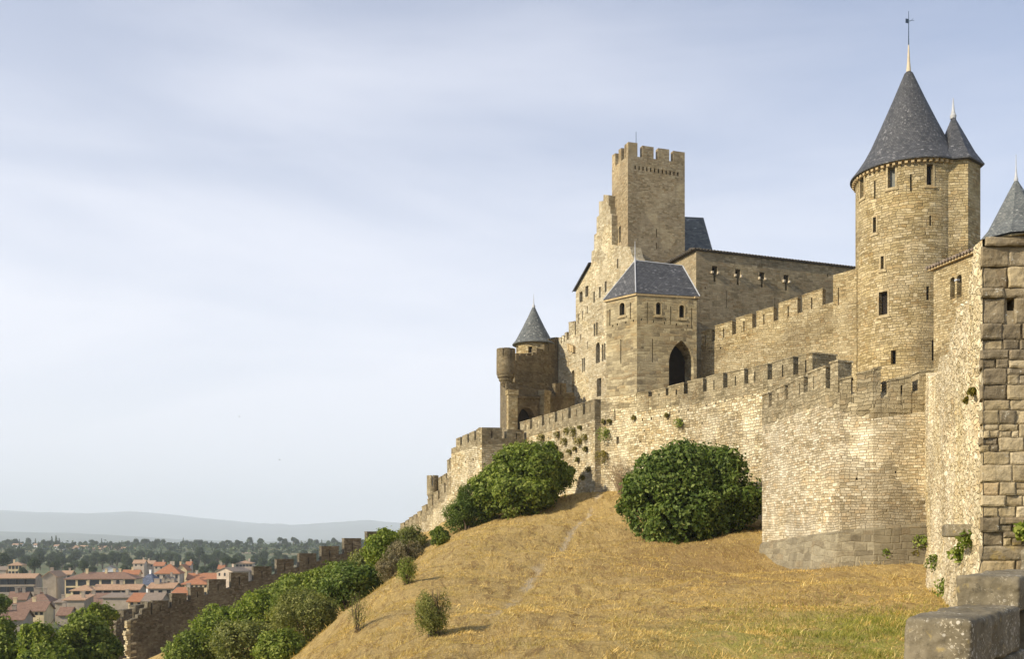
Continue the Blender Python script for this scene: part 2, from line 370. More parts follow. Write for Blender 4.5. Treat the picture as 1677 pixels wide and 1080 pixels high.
M_DRK = stone('valley_wall_stone', (0.075,0.066,0.048), (0.145,0.128,0.095), (0.25,0.225,0.17), (0.12,0.105,0.075), (0.36,0.20), True, 1.0, 0.6, (0.09,0.08,0.06), streak=0.3, **CO)
M_RUB = stone('rubble_near_stone', (0.378,0.311,0.185), (0.594,0.516,0.353), (0.756,0.694,0.529), (0.450,0.365,0.202), (0.24,0.15), True, 0.8, 0.5, (0.378,0.311,0.143), streak=0.4, lichen=0.15, warp=0.08)
M_PIE = stone('pier_block_stone', (0.317,0.261,0.160), (0.422,0.352,0.227), (0.546,0.470,0.328), (0.264,0.209,0.118), (2.3,1.7), True, 0.8, 0.55, (0.211,0.174,0.109), streak=0.2, lichen=0.3, mortar_w=0.0001, stain_scale=0.9)
M_PIG = stone('pier_grey_stone', (0.141,0.117,0.080), (0.229,0.191,0.130), (0.334,0.287,0.206), (0.176,0.139,0.084), (2.3,1.7), True, 0.9, 0.6, (0.106,0.087,0.059), streak=0.2, lichen=0.75, mortar_w=0.0001, stain_scale=0.9)
M_WIN_FR = stone('dressed_stone', (0.30,0.245,0.145), (0.40,0.33,0.20), (0.48,0.41,0.26), (0.33,0.26,0.15), (0.5,0.4), True, 0.3, 0.2)

def block_stone():
    m, nt, b = newmat('lichen_block_stone'); k = NT(nt)
    pos = k.n('ShaderNodeNewGeometry').outputs['Position']
    n1 = k.noise(pos, 3.0, 8, 0.65, 0.4)
    col = k.ramp(n1, [(0.25,(0.085,0.072,0.046)),(0.5,(0.165,0.142,0.095)),(0.75,(0.27,0.235,0.165))])
    n2 = k.noise(pos, 45.0, 5, 0.7); reg = k.noise(pos, 2.6, 4, 0.6)
    col = k.mix(k.math('MULTIPLY', k.mr(n2, 0.56, 0.63), k.mr(reg, 0.42, 0.60)), col, (0.50,0.45,0.34,1))
    n3 = k.noise(pos, 14.0, 5, 0.75)
    col = k.mix(k.mr(n3, 0.56, 0.68, 0, 0.75), col, (0.075,0.068,0.05,1))
    n4 = k.noise(pos, 8.0, 4, 0.6)
    col = k.mix(k.mr(n4, 0.60, 0.72, 0, 0.6), col, (0.36,0.28,0.11,1))
    v = k.n('ShaderNodeTexVoronoi', {'Vector':pos,'Scale':18.0}, feature='F1').outputs['Distance']
    col = k.mix(k.math('MULTIPLY', k.mr(v, 0.30, 0.22, 0, 0.7), k.mr(reg, 0.5, 0.6)), col, (0.55,0.52,0.44,1))
    k.L.new(col, b.inputs['Base Color']); b.inputs['Roughness'].default_value = 0.9
    h = k.math('ADD', k.math('MULTIPLY', n2, 0.5), k.math('ADD', n3, k.math('MULTIPLY', n1, 2.0)))
    bp = k.n('ShaderNodeBump', {'Strength':0.55,'Distance':0.02,'Height':h}); k.L.new(bp.outputs[0], b.inputs['Normal'])
    return m
M_BLK = block_stone()

def slate(name, c0, c1, c2, w=0.30, h=0.20, rough=0.6):
    m, nt, b = newmat(name); k = NT(nt)
    uv = k.n('ShaderNodeUVMap').outputs[0]; pos = k.n('ShaderNodeNewGeometry').outputs['Position']
    bk = k.n('ShaderNodeTexBrick', {'Vector':uv,'Color1':(0,0,0,1),'Color2':(1,1,1,1),'Mortar':(0.1,0.1,0.1,1),'Scale':1.0,'Mortar Size':0.018,'Mortar Smooth':0.3,'Brick Width':w,'Row Height':h})
    r = k.n('ShaderNodeSeparateColor', {0:bk.outputs['Color']}).outputs[0]
    col = k.ramp(r, [(0.0,c0),(0.5,c1),(0.93,c2),(1.0,tuple(min(1,x*2.0) for x in c2))])
    big = k.noise(pos, 0.5, 6, 0.65); col = k.mix(k.mr(big, 0.42, 0.72, 0, 0.55), col, C3(tuple(x*1.35 for x in c1)))
    col = k.mix(k.math('MULTIPLY', bk.outputs['Fac'], 0.75), col, C3(tuple(x*0.35 for x in c0)))
    k.L.new(col, b.inputs['Base Color']); b.inputs['Roughness'].default_value = rough
    hgt = k.math('ADD', k.math('SUBTRACT', 1.0, bk.outputs['Fac']), k.math('MULTIPLY', r, 1.3))
    bp = k.n('ShaderNodeBump', {'Strength':0.8,'Distance':0.035,'Height':hgt}); k.L.new(bp.outputs[0], b.inputs['Normal'])
    return m
M_SLA = slate('dark_slate', (0.050,0.054,0.062), (0.078,0.082,0.092), (0.12,0.122,0.13), 0.30, 0.20)
M_SLG = slate('green_grey_slate', (0.085,0.095,0.10), (0.135,0.148,0.148), (0.20,0.21,0.205), 0.32, 0.22)
M_SLB = slate('blue_slate', (0.05,0.06,0.09), (0.08,0.10,0.15), (0.12,0.14,0.2), 0.5, 0.3)

def tiles(name, c0, c1, c2, pitch=0.9):
    m, nt, b = newmat(name); k = NT(nt)
    uv = k.n('ShaderNodeUVMap').outputs[0]; pos = k.n('ShaderNodeNewGeometry').outputs['Position']
    wv = k.n('ShaderNodeTexWave', {'Vector':uv,'Scale':1.0/pitch*0.5*2,'Distortion':0.4,'Detail':1.0}, wave_type='BANDS', bands_direction='X').outputs['Fac']
    n1 = k.noise(pos, 1.4, 6, 0.7); n2 = k.noise(pos, 0.25, 3, 0.5)
    col = k.ramp(n1, [(0.25,c0),(0.5,c1),(0.8,c2)])
    col = k.mix(k.mr(n2, 0.4, 0.7, 0, 0.5), col, C3(c1))
    col = k.mix(k.mr(wv, 0.35, 0.0, 0, 0.45), col, C3(tuple(x*0.45 for x in c0)))
    k.L.new(col, b.inputs['Base Color']); b.inputs['Roughness'].default_value = 0.9
    bp = k.n('ShaderNodeBump', {'Strength':0.7,'Distance':0.15,'Height':wv}); k.L.new(bp.outputs[0], b.inputs['Normal'])
    return m
T_TAN = tiles('tan_roof_tiles', (0.28,0.165,0.10), (0.50,0.32,0.20), (0.62,0.45,0.31))
T_ORA = tiles('orange_roof_tiles', (0.30,0.125,0.065), (0.46,0.20,0.10), (0.56,0.29,0.16))
T_OLD = tiles('old_brown_roof_tiles', (0.15,0.095,0.065), (0.28,0.17,0.12), (0.40,0.27,0.20))
T_DRK = tiles('weathered_eave_tiles', (0.06,0.05,0.04), (0.11,0.095,0.075), (0.19,0.165,0.13), 0.5)
T_GRY = tiles('grey_tan_roof_tiles', (0.18,0.15,0.12), (0.30,0.24,0.19), (0.40,0.33,0.27))

def plain(name, c, rough=0.85, var=0.25, scale=2.0, spec=0.25):
    m, nt, b = newmat(name); k = NT(nt); pos = k.n('ShaderNodeNewGeometry').outputs['Position']
    n1 = k.noise(pos, scale, 5, 0.65)
    col = k.ramp(n1, [(0.25, tuple(x*(1-var) for x in c)), (0.75, tuple(min(1, x*(1+var)) for x in c))])
    k.L.new(col, b.inputs['Base Color']); b.inputs['Roughness'].default_value = rough; b.inputs['Specular IOR Level'].default_value = spec
    return m
P_CREAM = plain('cream_plaster', (0.62,0.50,0.30), scale=0.5); P_GREY = plain('grey_plaster', (0.34,0.29,0.23), scale=0.5)
P_WHITE = plain('white_plaster', (0.72,0.72,0.72), scale=0.5, var=0.08); P_PINK = plain('pale_stone_plaster', (0.50,0.41,0.32), scale=0.5)
M_PANE = plain('dark_window_pane', (0.03,0.033,0.04), 0.25, 0.3, 1.0, 0.5)
M_DARK = plain('dark_interior', (0.018,0.014,0.011), 0.95, 0.3)
M_LEAD = plain('lead_flashing', (0.42,0.44,0.47), 0.5, 0.15)
M_CLAY = plain('clay_finial', (0.52,0.45,0.33), 0.8, 0.15)
M_IRON = plain('painted_iron', (0.05,0.08,0.13), 0.5, 0.1)
M_BARK = plain('bark', (0.10,0.075,0.05), 0.95, 0.4, 6.0)
M_DEAD = plain('dry_twig', (0.30,0.22,0.14), 0.95, 0.3, 6.0)
M_WOOD = plain('grey_shutter_wood', (0.17,0.18,0.17), 0.8, 0.3, 4.0)
M_CORB = plain('corbel_stone', (0.44,0.34,0.19), 0.9, 0.3, 3.0)

def leafmat(name, c0, c1, c2, trans=0.3, rough=0.6, spec=0.22):
    m, nt, b = newmat(name); k = NT(nt); g = k.n('ShaderNodeNewGeometry')
    col = k.ramp(g.outputs['Random Per Island'], [(0.0,c0),(0.55,c1),(1.0,c2)])
    n = k.noise(g.outputs['Position'], 0.55, 3, 0.6)
    col = k.mix(1.0, col, k.ramp(n, [(0.3,(0.72,0.78,0.75)),(0.7,(1.25,1.18,1.05))]), 'MULTIPLY')
    k.L.new(col, b.inputs['Base Color']); b.inputs['Roughness'].default_value = rough; b.inputs['Specular IOR Level'].default_value = spec
    tr = k.n('ShaderNodeBsdfTranslucent', {'Color':k.mix(1.0, col, (1.25,1.35,0.6,1), 'MULTIPLY')})
    mx = k.n('ShaderNodeMixShader', {0:trans, 1:b.outputs[0], 2:tr.outputs[0]})
    out = [x for x in nt.nodes if x.type == 'OUTPUT_MATERIAL'][0]; k.L.new(mx.outputs[0], out.inputs['Surface'])
    return m
L_DARK = leafmat('dark_green_leaves', (0.048,0.082,0.014), (0.098,0.148,0.026), (0.21,0.26,0.075))
L_MID = leafmat('mid_green_leaves', (0.085,0.125,0.018), (0.165,0.215,0.033), (0.30,0.34,0.09))
L_LITE = leafmat('bright_green_leaves', (0.09,0.135,0.018), (0.17,0.225,0.030), (0.30,0.34,0.08), 0.35)
L_OLIVE = leafmat('olive_grey_leaves', (0.10,0.12,0.035), (0.185,0.205,0.06), (0.30,0.30,0.115))
L_DRY = leafmat('dry_brown_leaves', (0.13,0.115,0.07), (0.22,0.19,0.115), (0.32,0.28,0.18), 0.2)
L_FAR = leafmat('distant_tree_leaves', (0.022,0.040,0.014), (0.040,0.065,0.022), (0.07,0.10,0.035), 0.15)
G_DRY = leafmat('dry_straw_blades', (0.32,0.21,0.07), (0.60,0.43,0.155), (0.86,0.69,0.33), 0.25, 0.8, 0.2)
G_GRN = leafmat('fresh_grass_blades', (0.10,0.13,0.02), (0.24,0.25,0.045), (0.48,0.42,0.12), 0.35, 0.6, 0.2)
G_MOSS = leafmat('wall_plant_leaves', (0.09,0.09,0.02), (0.17,0.15,0.035), (0.28,0.23,0.06))

# ------------------------------------------------------------------ terrain
def gp(px, py, Y): return ((px-CX)/F*Y, Y, (HZ-py)/F*Y)
CTRL = [gp(1480,1080,18.5), gp(1300,1080,18.2), gp(1100,1080,18.4), gp(900,1080,19.2), gp(700,1080,21.5), gp(600,1080,24.5), gp(515,1080,30),
        (0,0,-1.75), (4,6,-1.8), (-4,4,-2.3), (9,12,-2.0), (0,-12,-1.7), (14,0,-1.7), (30,0,-1.7),(25,25,-1.8),
        gp(900,1000,31), gp(900,950,45), gp(900,900,61), gp(900,855,74), gp(900,828,82), (3.5,90,3.7),
        gp(750,1000,34), gp(800,950,44), gp(700,1020,29), gp(1050,1000,30), gp(1050,940,46), gp(1000,870,66), gp(1000,835,76), gp(985,806,83.5),
        gp(1200,1000,29), gp(1200,950,43), gp(1246,908,54), gp(1270,936,51), gp(1365,934,46), gp(1440,930,45.5), gp(1515,926,45.5), gp(1400,960,36), gp(1400,1010,25),
        gp(1450,965,34), gp(1530,978,35), gp(1500,1000,28), gp(1560,1005,26),
        gp(1100,800,78), gp(1230,850,68), gp(1130,880,62),
        gp(740,887,69), gp(840,852,78), gp(940,814,84), gp(700,910,61), gp(650,948,52), gp(600,987,43), gp(552,1036,35),
        gp(740,856,101), gp(700,872,112), gp(665,886,124), (-3,92,3.0), (1,97,4.0), (-7,85,0.4),
        (-9,70,-3.4), (-9,60,-4.2), (-9.5,48,-5.0), (-9,38,-6.2), (-9,30,-6.2), (-8,22,-5.4), (-7,14,-4.4),(-6,6,-3.6),
        (-15,30,-10), (-15,50,-9.2), (-15,70,-7.6), (-15,90,-5.6), (-16,110,-4.0), (-20,130,-5.5),
        (-25,30,-15), (-25,50,-15), (-25,70,-13.5), (-25,90,-11.6), (-26,110,-9.5), (-30,130,-9.0), gp(380,1045,128), gp(300,1062,120), gp(262,1080,112), (-38,140,-13),
        (-40,40,-20), (-40,70,-19.5), (-42,95,-17.5), (-52,115,-17.5), (-60,140,-20), (-50,160,-20),
        (-60,20,-24), (-62,60,-24), (-62,90,-23), (-72,120,-25), (-75,160,-26), (-75,0,-26), (-40,0,-20), (-40,-20,-20), (-15,0,-9), (-20,-20,-12), (-75,-20,-26),
        (-22,150,-9), (-15,170,-12), (-50,185,-24), (-10,130,1), (5,110,5), (20,100,6), (40,100,6), (70,100,4), (40,60,3), (70,60,2), (60,20,-1), (20,140,5), (50,150,2), (20,185,-6), (70,185,-6)]
CP = np.array(CTRL); NCP = len(CP)
def _phi(r): return np.sqrt(r*r+25.0)
_D = np.sqrt(((CP[:,None,:2]-CP[None,:,:2])**2).sum(-1))
_A = np.zeros((NCP+3, NCP+3)); _A[:NCP,:NCP] = _phi(_D)-np.eye(NCP)*0.05; _A[:NCP,NCP] = 1; _A[:NCP,NCP+1:] = CP[:,:2]; _A[NCP:, :NCP] = _A[:NCP, NCP:].T
_w = np.linalg.solve(_A, np.concatenate([CP[:,2], np.zeros(3)]))
def hz(x, y):
    x = np.atleast_1d(np.asarray(x, float)); y = np.atleast_1d(np.asarray(y, float)); out = np.empty(x.size)
    xf, yf = x.ravel(), y.ravel()
    for i in range(0, xf.size, 20000):
        a, b = xf[i:i+20000], yf[i:i+20000]
        r = np.sqrt((a[:,None]-CP[None,:,0])**2+(b[:,None]-CP[None,:,1])**2)
        out[i:i+20000] = _phi(r)@_w[:NCP]+_w[NCP]+_w[NCP+1]*a+_w[NCP+2]*b
    return np.clip(out, -27, 9).reshape(x.shape)
# cheap value noise
_tab = rng.random((256,256))
def vn(x, y):
    xi = np.floor(x).astype(int); yi = np.floor(y).astype(int); fx = x-xi; fy = y-yi
    fx = fx*fx*(3-2*fx); fy = fy*fy*(3-2*fy); g = lambda a, b: _tab[a % 256, b % 256]
    return (g(xi,yi)*(1-fx)+g(xi+1,yi)*fx)*(1-fy)+(g(xi,yi+1)*(1-fx)+g(xi+1,yi+1)*fx)*fy
def fbm(x, y, o=4):
    s = 0; a = 1; t = 0
    for i in range(o): s = s+a*vn(x*2**i+17*i, y*2**i+31*i); t += a; a *= 0.5
    return s/t-0.5
def track_x(y): return -0.61-0.043*y+0.00168*y*y
def ground_z(x, y):
    x = np.asarray(x, float); y = np.asarray(y, float)
    z = hz(x, y)+fbm(x*0.35, y*0.25, 4)*0.55+fbm(x*1.6+5, y*1.1, 3)*0.26+np.abs(fbm(x*0.9+y*0.35, y*0.25+7, 3))*0.35
    d = np.abs(x-track_x(y)); z = z-0.16*np.exp(-(d/0.35)**2)*((y > 12) & (y < 84))
    return z
def grid_mesh(name, xs, ys, zf, mat):
    X, Y = np.meshgrid(xs, ys); Z = zf(X, Y)
    v = np.stack([X.ravel(), Y.ravel(), Z.ravel()], 1); nx, ny = len(xs), len(ys)
    i = (np.arange(ny-1)[:,None]*nx+np.arange(nx-1)[None,:]).ravel()
    f = np.stack([i, i+1, i+1+nx, i+nx], 1)
    me = bpy.data.meshes.new(name); np_mesh(me, v, f); me.polygons.foreach_set('use_smooth', [True]*len(f)); me.update()
    return link(name, me, mat)
def np_mesh(me, v, f):
    me.vertices.add(len(v)); me.vertices.foreach_set('co', np.asarray(v, dtype=np.float32).ravel())
    k = f.shape[1]; me.loops.add(f.size); me.loops.foreach_set('vertex_index', f.astype(np.int32).ravel())
    me.polygons.add(len(f)); me.polygons.foreach_set('loop_start', np.arange(0, f.size, k, dtype=np.int32))
    me.update(calc_edges=True)

def ground_mat():
    m, nt, b = newmat('dry_slope_ground'); k = NT(nt)
    pos = k.n('ShaderNodeNewGeometry').outputs['Position']; sp = k.n('ShaderNodeSeparateXYZ', {0:pos})
    n1 = k.noise(pos, 0.35, 6, 0.65, 0.6); n2 = k.noise(pos, 2.2, 6, 0.7, 0.8); n3 = k.noise(pos, 14.0, 5, 0.75, 0.6)
    col = k.ramp(n3, [(0.28,(0.25,0.155,0.05)),(0.5,(0.57,0.41,0.155)),(0.72,(0.78,0.62,0.29))])
    col = k.mix(k.mr(n2, 0.42, 0.68, 0, 0.6), col, (0.30,0.19,0.07,1))
    col = k.mix(k.mr(n1, 0.50, 0.66, 0, 0.6), col, (0.60,0.43,0.15,1))
    n4 = k.noise(pos, 0.8, 5, 0.7, 0.3); col = k.mix(k.mr(n4, 0.58, 0.70, 0, 0.55), col, (0.22,0.19,0.06,1))
    sk = k.n('ShaderNodeMapping', {'Vector':pos,'Rotation':(0,0,R(-22)),'Scale':(1.5,0.28,0.6)}).outputs[0]
    n5 = k.noise(sk, 1.6, 7, 0.75, 0.8); col = k.mix(k.mr(n5, 0.50, 0.62, 0, 0.75), col, (0.25,0.155,0.055,1)); col = k.mix(k.mr(n5, 0.46, 0.36, 0, 0.5), col, (0.70,0.53,0.25,1))
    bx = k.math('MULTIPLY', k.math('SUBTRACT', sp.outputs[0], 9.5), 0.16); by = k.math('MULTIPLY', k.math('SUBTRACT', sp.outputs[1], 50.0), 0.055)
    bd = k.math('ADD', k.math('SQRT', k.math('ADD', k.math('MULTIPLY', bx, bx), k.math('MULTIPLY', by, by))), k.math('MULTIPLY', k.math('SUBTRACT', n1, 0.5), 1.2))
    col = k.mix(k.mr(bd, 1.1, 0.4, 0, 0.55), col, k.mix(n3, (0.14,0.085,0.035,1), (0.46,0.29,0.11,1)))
    # green nearer the steps
    dx = k.math('SUBTRACT', sp.outputs[0], 8.4); dy = k.math('MULTIPLY', k.math('SUBTRACT', sp.outputs[1], 19.0), 0.8)
    d = k.math('SQRT', k.math('ADD', k.math('MULTIPLY', dx, dx), k.math('MULTIPLY', dy, dy)))
    gm = k.math('MULTIPLY', k.mr(d, 7.5, 2.5), k.mr(n2, 0.35, 0.55)); col = k.mix(k.math('MULTIPLY', gm, 0.85), col, (0.36,0.37,0.07,1))
    # trodden dirt track
    y = sp.outputs[1]; ty = k.math('ADD', k.math('MULTIPLY', k.math('MULTIPLY', y, y), 0.00168), k.math('SUBTRACT', k.math('MULTIPLY', y, -0.043), 0.61))
    td = k.math('ABSOLUTE', k.math('SUBTRACT', k.math('ADD', sp.outputs[0], k.math('MULTIPLY', k.math('SUBTRACT', n4, 0.5), 1.2)), ty), 0)
    tm = k.math('MULTIPLY', k.mr(td, 0.30, 0.05), k.mr(k.noise(pos, 0.22, 2, 0.5), 0.40, 0.56)); col = k.mix(k.math('MULTIPLY', tm, 0.75), col, (0.56,0.47,0.33,1))
    lowf = k.mr(sp.outputs[2], -9.0, -14.0); 
    col = k.mix(k.math('MULTIPLY', lowf, k.mr(y, 100, 80)), col, (0.10,0.12,0.04,1))
    k.L.new(col, b.inputs['Base Color']); b.inputs['Roughness'].default_value = 0.95
    h = k.math('ADD', k.math('ADD', k.math('MULTIPLY', n3, 0.6), k.math('MULTIPLY', n5, 1.2)), k.math('MULTIPLY', n2, 1.2))
    bp = k.n('ShaderNodeBump', {'Strength':1.0,'Distance':0.24,'Height':h}); k.L.new(bp.outputs[0], b.inputs['Normal'])
    return m
M_GND = ground_mat()
ys_ = [-22.0]
while ys_[-1] < 185: ys_.append(ys_[-1]+(0.32 if ys_[-1] < 60 else 0.6))
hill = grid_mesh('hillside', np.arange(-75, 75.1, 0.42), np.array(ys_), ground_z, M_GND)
tag(hill, 'steep mound of mown golden dry grass below the castle walls', 'hillside', kind='structure')

def valley_mat():
    m, nt, b = newmat('valley_fields'); k = NT(nt); pos = k.n('ShaderNodeNewGeometry').outputs['Position']
    n1 = k.noise(pos, 0.006, 5, 0.6); n2 = k.noise(pos, 0.05, 5, 0.6)
    col = k.ramp(n1, [(0.35,(0.05,0.07,0.03)),(0.5,(0.09,0.11,0.045)),(0.62,(0.22,0.19,0.10)),(0.72,(0.07,0.09,0.035))])
    col = k.mix(k.mr(n2, 0.45, 0.6, 0, 0.5), col, (0.06,0.08,0.03,1))
    k.L.new(col, b.inputs['Base Color']); b.inputs['Roughness'].default_value = 1.0
    return m
M_VAL = valley_mat()
def valley_z(X, Y):
    r = -24.5+0*X
    t = np.clip((Y-950)/700, 0, 1); ridge = t*t*(3-2*t)*np.clip((2600-Y)/700, 0, 1)
    r = r+ridge*(14+6*fbm(X*0.002+3, Y*0.002, 3)*2-np.clip((X+900)/900, 0, 1)*3)
    r = r-np.clip((Y-2200)/1500, 0, 1)*25
    return r
xs_ = np.concatenate([-np.geomspace(14000, 60, 60), np.linspace(-50, 50, 11), np.geomspace(60, 14000, 60)])
ys2 = np.concatenate([np.array([-14000,-5000,-1500,-400,-100,0]), np.geomspace(60, 15600, 110)])
vg = grid_mesh('valley_ground', xs_, ys2, valley_z, M_VAL)
tag(vg, 'flat valley floor with fields and woods beyond the town', 'ground', kind='structure')

def ridge(name, label, prof, Y, depth, base, mat):
    P = np.array(prof, float); n = 260; pxs = np.linspace(P[0,0], P[-1,0], n)
    top = (HZ-np.interp(pxs, P[:,0], P[:,1]))/F*Y; X = (pxs-CX)/F*Y
    top = top+fbm(pxs*0.05, pxs*0+Y, 4)*12*(Y/14000)
    rows = 14; v = []; 
    for j in range(rows):
        t = j/(rows-1); prof_ = math.sin(min(1, t*1.25)*math.pi/2)
        rel = fbm(X/900.0, np.full(n, t*6.0)+Y, 4)*0.25*(1-t)*4*t
        v.append(np.stack([X, Y-depth*(1-t)+0*X, base+(top-base)*(prof_+rel)], 1))
    v.append(np.stack([X, Y+depth+0*X, base+0*X], 1))
    v = np.concatenate(v); i = (np.arange(rows)[:,None]*n+np.arange(n-1)[None,:]).ravel()
    f = np.stack([i, i+1, i+1+n, i+n], 1)
    me = bpy.data.meshes.new(name); np_mesh(me, v, f); me.polygons.foreach_set('use_smooth', [True]*len(f)); me.update()
    return tag(link(name, me, mat), label, 'hills', kind='structure')
ridge('mountains', 'long pale blue mountain ridge on the horizon', [(-900,852),(-500,842),(-120,838),(0,838),(30,838),(110,842),(180,844),(235,841),(290,844),(336,850),(408,856),(445,861),(458,858),(470,859),(481,863),(553,860),(615,856),(700,860),(800,868),(1000,864),(1400,850),(1900,860)], 14000, 3500, -60, plain('mountain_scrub', (0.085,0.10,0.085), 1.0, 0.4, 0.002))
ridge('foothills', 'lower hazy foothill line in front of the mountain ridge', [(-900,866),(-300,868),(0,871),(120,874),(180,877),(300,884),(420,889),(520,886),(600,884),(700,887),(1000,885),(1900,880)], 7600, 1500, -55, plain('foothill_scrub', (0.07,0.085,0.06), 1.0, 0.5, 0.004))

# ------------------------------------------------------------------ near stepped parapet (big lichen-covered blocks beside the viewer)
def rough_block(corners, z0, z1, n=26, r=0.06, amp=0.02, seed=0):
    """corners: 4 plan points; rounded block with worn surface"""
    c = [Vector(p) for p in corners]; v = []; f = []
    def pt(u, w, h):
        a = c[0].lerp(c[1], u); b = c[3].lerp(c[2], u); q = a.lerp(b, w); return Vector((q.x, q.y, z0+(z1-z0)*h))
    ctr = pt(.5,.5,.5); ex = (c[1]-c[0]).length; ey = (c[3]-c[0]).length; ez = z1-z0
    idx = {}
    def add(u, w, h):
        key = (round(u,5), round(w,5), round(h,5))
        if key in idx: return idx[key]
        def cl(t, e): 
            m = r/e; return min(max(t, m), 1-m)
        iu, iw, ih = cl(u,ex), cl(w,ey), cl(h,ez); q = pt(iu,iw,ih); p = pt(u,w,h); d = p-q
        if d.length > 1e-6: p = q+d.normalized()*r*min(1.0, d.length/r if (abs(u-iu)*ex<1e-6)+(abs(w-iw)*ey<1e-6)+(abs(h-ih)*ez<1e-6) >= 2 else 1.0)
        o = (p-ctr).normalized()
        s = Vector((seed*3.1, seed*1.7, 0))
        p = p+o*(mnoise.fractal((p+s)*3.0, 1.0, 2.0, 5)*amp*1.6+mnoise.fractal((p+s)*11.0, 1.0, 2.0, 4)*amp*0.6)
        idx[key] = len(v); v.append(p); return idx[key]
    ns = (max(4,int(n*ex/0.5)), max(4,int(n*ey/0.5)), max(4,int(n*ez/0.5)))
    ns = tuple(min(70, x) for x in ns)
    def face(fn, a, b):
        for i in range(a):
            for j in range(b):
                f.append([add(*fn(i/a,j/b)), add(*fn((i+1)/a,j/b)), add(*fn((i+1)/a,(j+1)/b)), add(*fn(i/a,(j+1)/b))])
    face(lambda s,t:(s,0,t), ns[0], ns[2]); face(lambda s,t:(1-s,1,t), ns[0], ns[2]); face(lambda s,t:(1,s,t), ns[1], ns[2]); face(lambda s,t:(0,1-s,t), ns[1], ns[2])
    face(lambda s,t:(s,t,1), ns[0], ns[1]); face(lambda s,t:(s,1-t,0), ns[0], ns[1])
    return v, f
def block_obj(name, corners, z0, z1, mat, parent, **k):
    v, f = rough_block(corners, z0, z1, **k)
    me = bpy.data.meshes.new(name); me.from_pydata([tuple(p) for p in v], [], f); me.polygons.foreach_set('use_smooth', [True]*len(f)); me.update()
    return link(name, me, mat, parent)
sp_ = empty('stepped_parapet', (4.0, 8.0, -1.8), 'stepped parapet of big grey lichen-spotted blocks at the bottom right corner', 'parapet')
dirw = Vector((0.60, 0.80)); nrm = Vector((-0.80, 0.60))       # along the parapet, towards its outer (left) side
c0 = Vector((3.46, 7.5))
def pb(a, b, w=0.50, sh=0.0):
    p = c0+dirw*a+nrm*sh; q = c0+dirw*b+nrm*sh; return [p+nrm*w, p, q, q+nrm*w]
block_obj('lower_block', pb(0.0, 1.95), -1.015, -0.600, M_BLK, sp_, n=34, r=0.05, amp=0.022, seed=1)
block_obj('upper_block', pb(1.93, 4.6, 0.55), -0.66, -0.335, M_BLK, sp_, n=30, r=0.045, amp=0.026, seed=2)
block_obj('footing_block', pb(0.03, 2.4, 0.46, 0.02), -1.9, -1.03, M_BLK, sp_, n=16, r=0.03, amp=0.012, seed=3)
block_obj('end_block', pb(4.3, 7.6, 0.42, 0.0), -0.75, -0.10, M_BLK, sp_, n=16, r=0.05, amp=0.05, seed=4)
block_obj('footing_block', pb(2.42, 8.0, 0.52, 0.02), -2.1, -0.68, M_BLK, sp_, n=12, r=0.03, amp=0.012, seed=5)

# ------------------------------------------------------------------ near rampart: rubble face running away + ashlar pier facing us
RP0 = XY(1610, 21.0); RP1 = (18.76+1.3, 45.0+3.4)                # pier corner .. far end (behind the bastion corner)
EW = Edge(RP1, RP0)                                    # outer face of wall seen from the left: left end = far
ramp = empty('rampart', (RP0[0], RP0[1], -2.3), 'tall rubble rampart with a block-built end rising at the right edge', 'rampart')
def cell_bumps(S, Z, sx, sz, seed=0):
    """irregular pillow stones: returns height field"""
    gx = S/sx; gz = Z/sz; bx = np.floor(gx).astype(int); bz = np.floor(gz).astype(int)
    best = np.full(S.shape, 9.0); sec = np.full(S.shape, 9.0); hgt = np.zeros(S.shape)
    for i in (-1,0,1):
        for j in (-1,0,1):
            cx = bx+i; cz = bz+j; rx = _tab[(cx*3+seed) % 256, (cz*5+11) % 256]; rz_ = _tab[(cx*7+41) % 256, (cz*3+seed+7) % 256]; rh = _tab[(cx*11+3) % 256, (cz*13+seed) % 256]
            d = np.sqrt((gx-cx-0.15-0.7*rx)**2+(gz-cz-0.15-0.7*rz_)**2)
            up = d < best; sec = np.where(up, best, np.minimum(sec, d)); hgt = np.where(up, rh, hgt); best = np.where(up, d, best)
    e = np.clip((sec-best)/0.35, 0, 1)
    return e*(0.6+0.4*hgt)+hgt*0.5
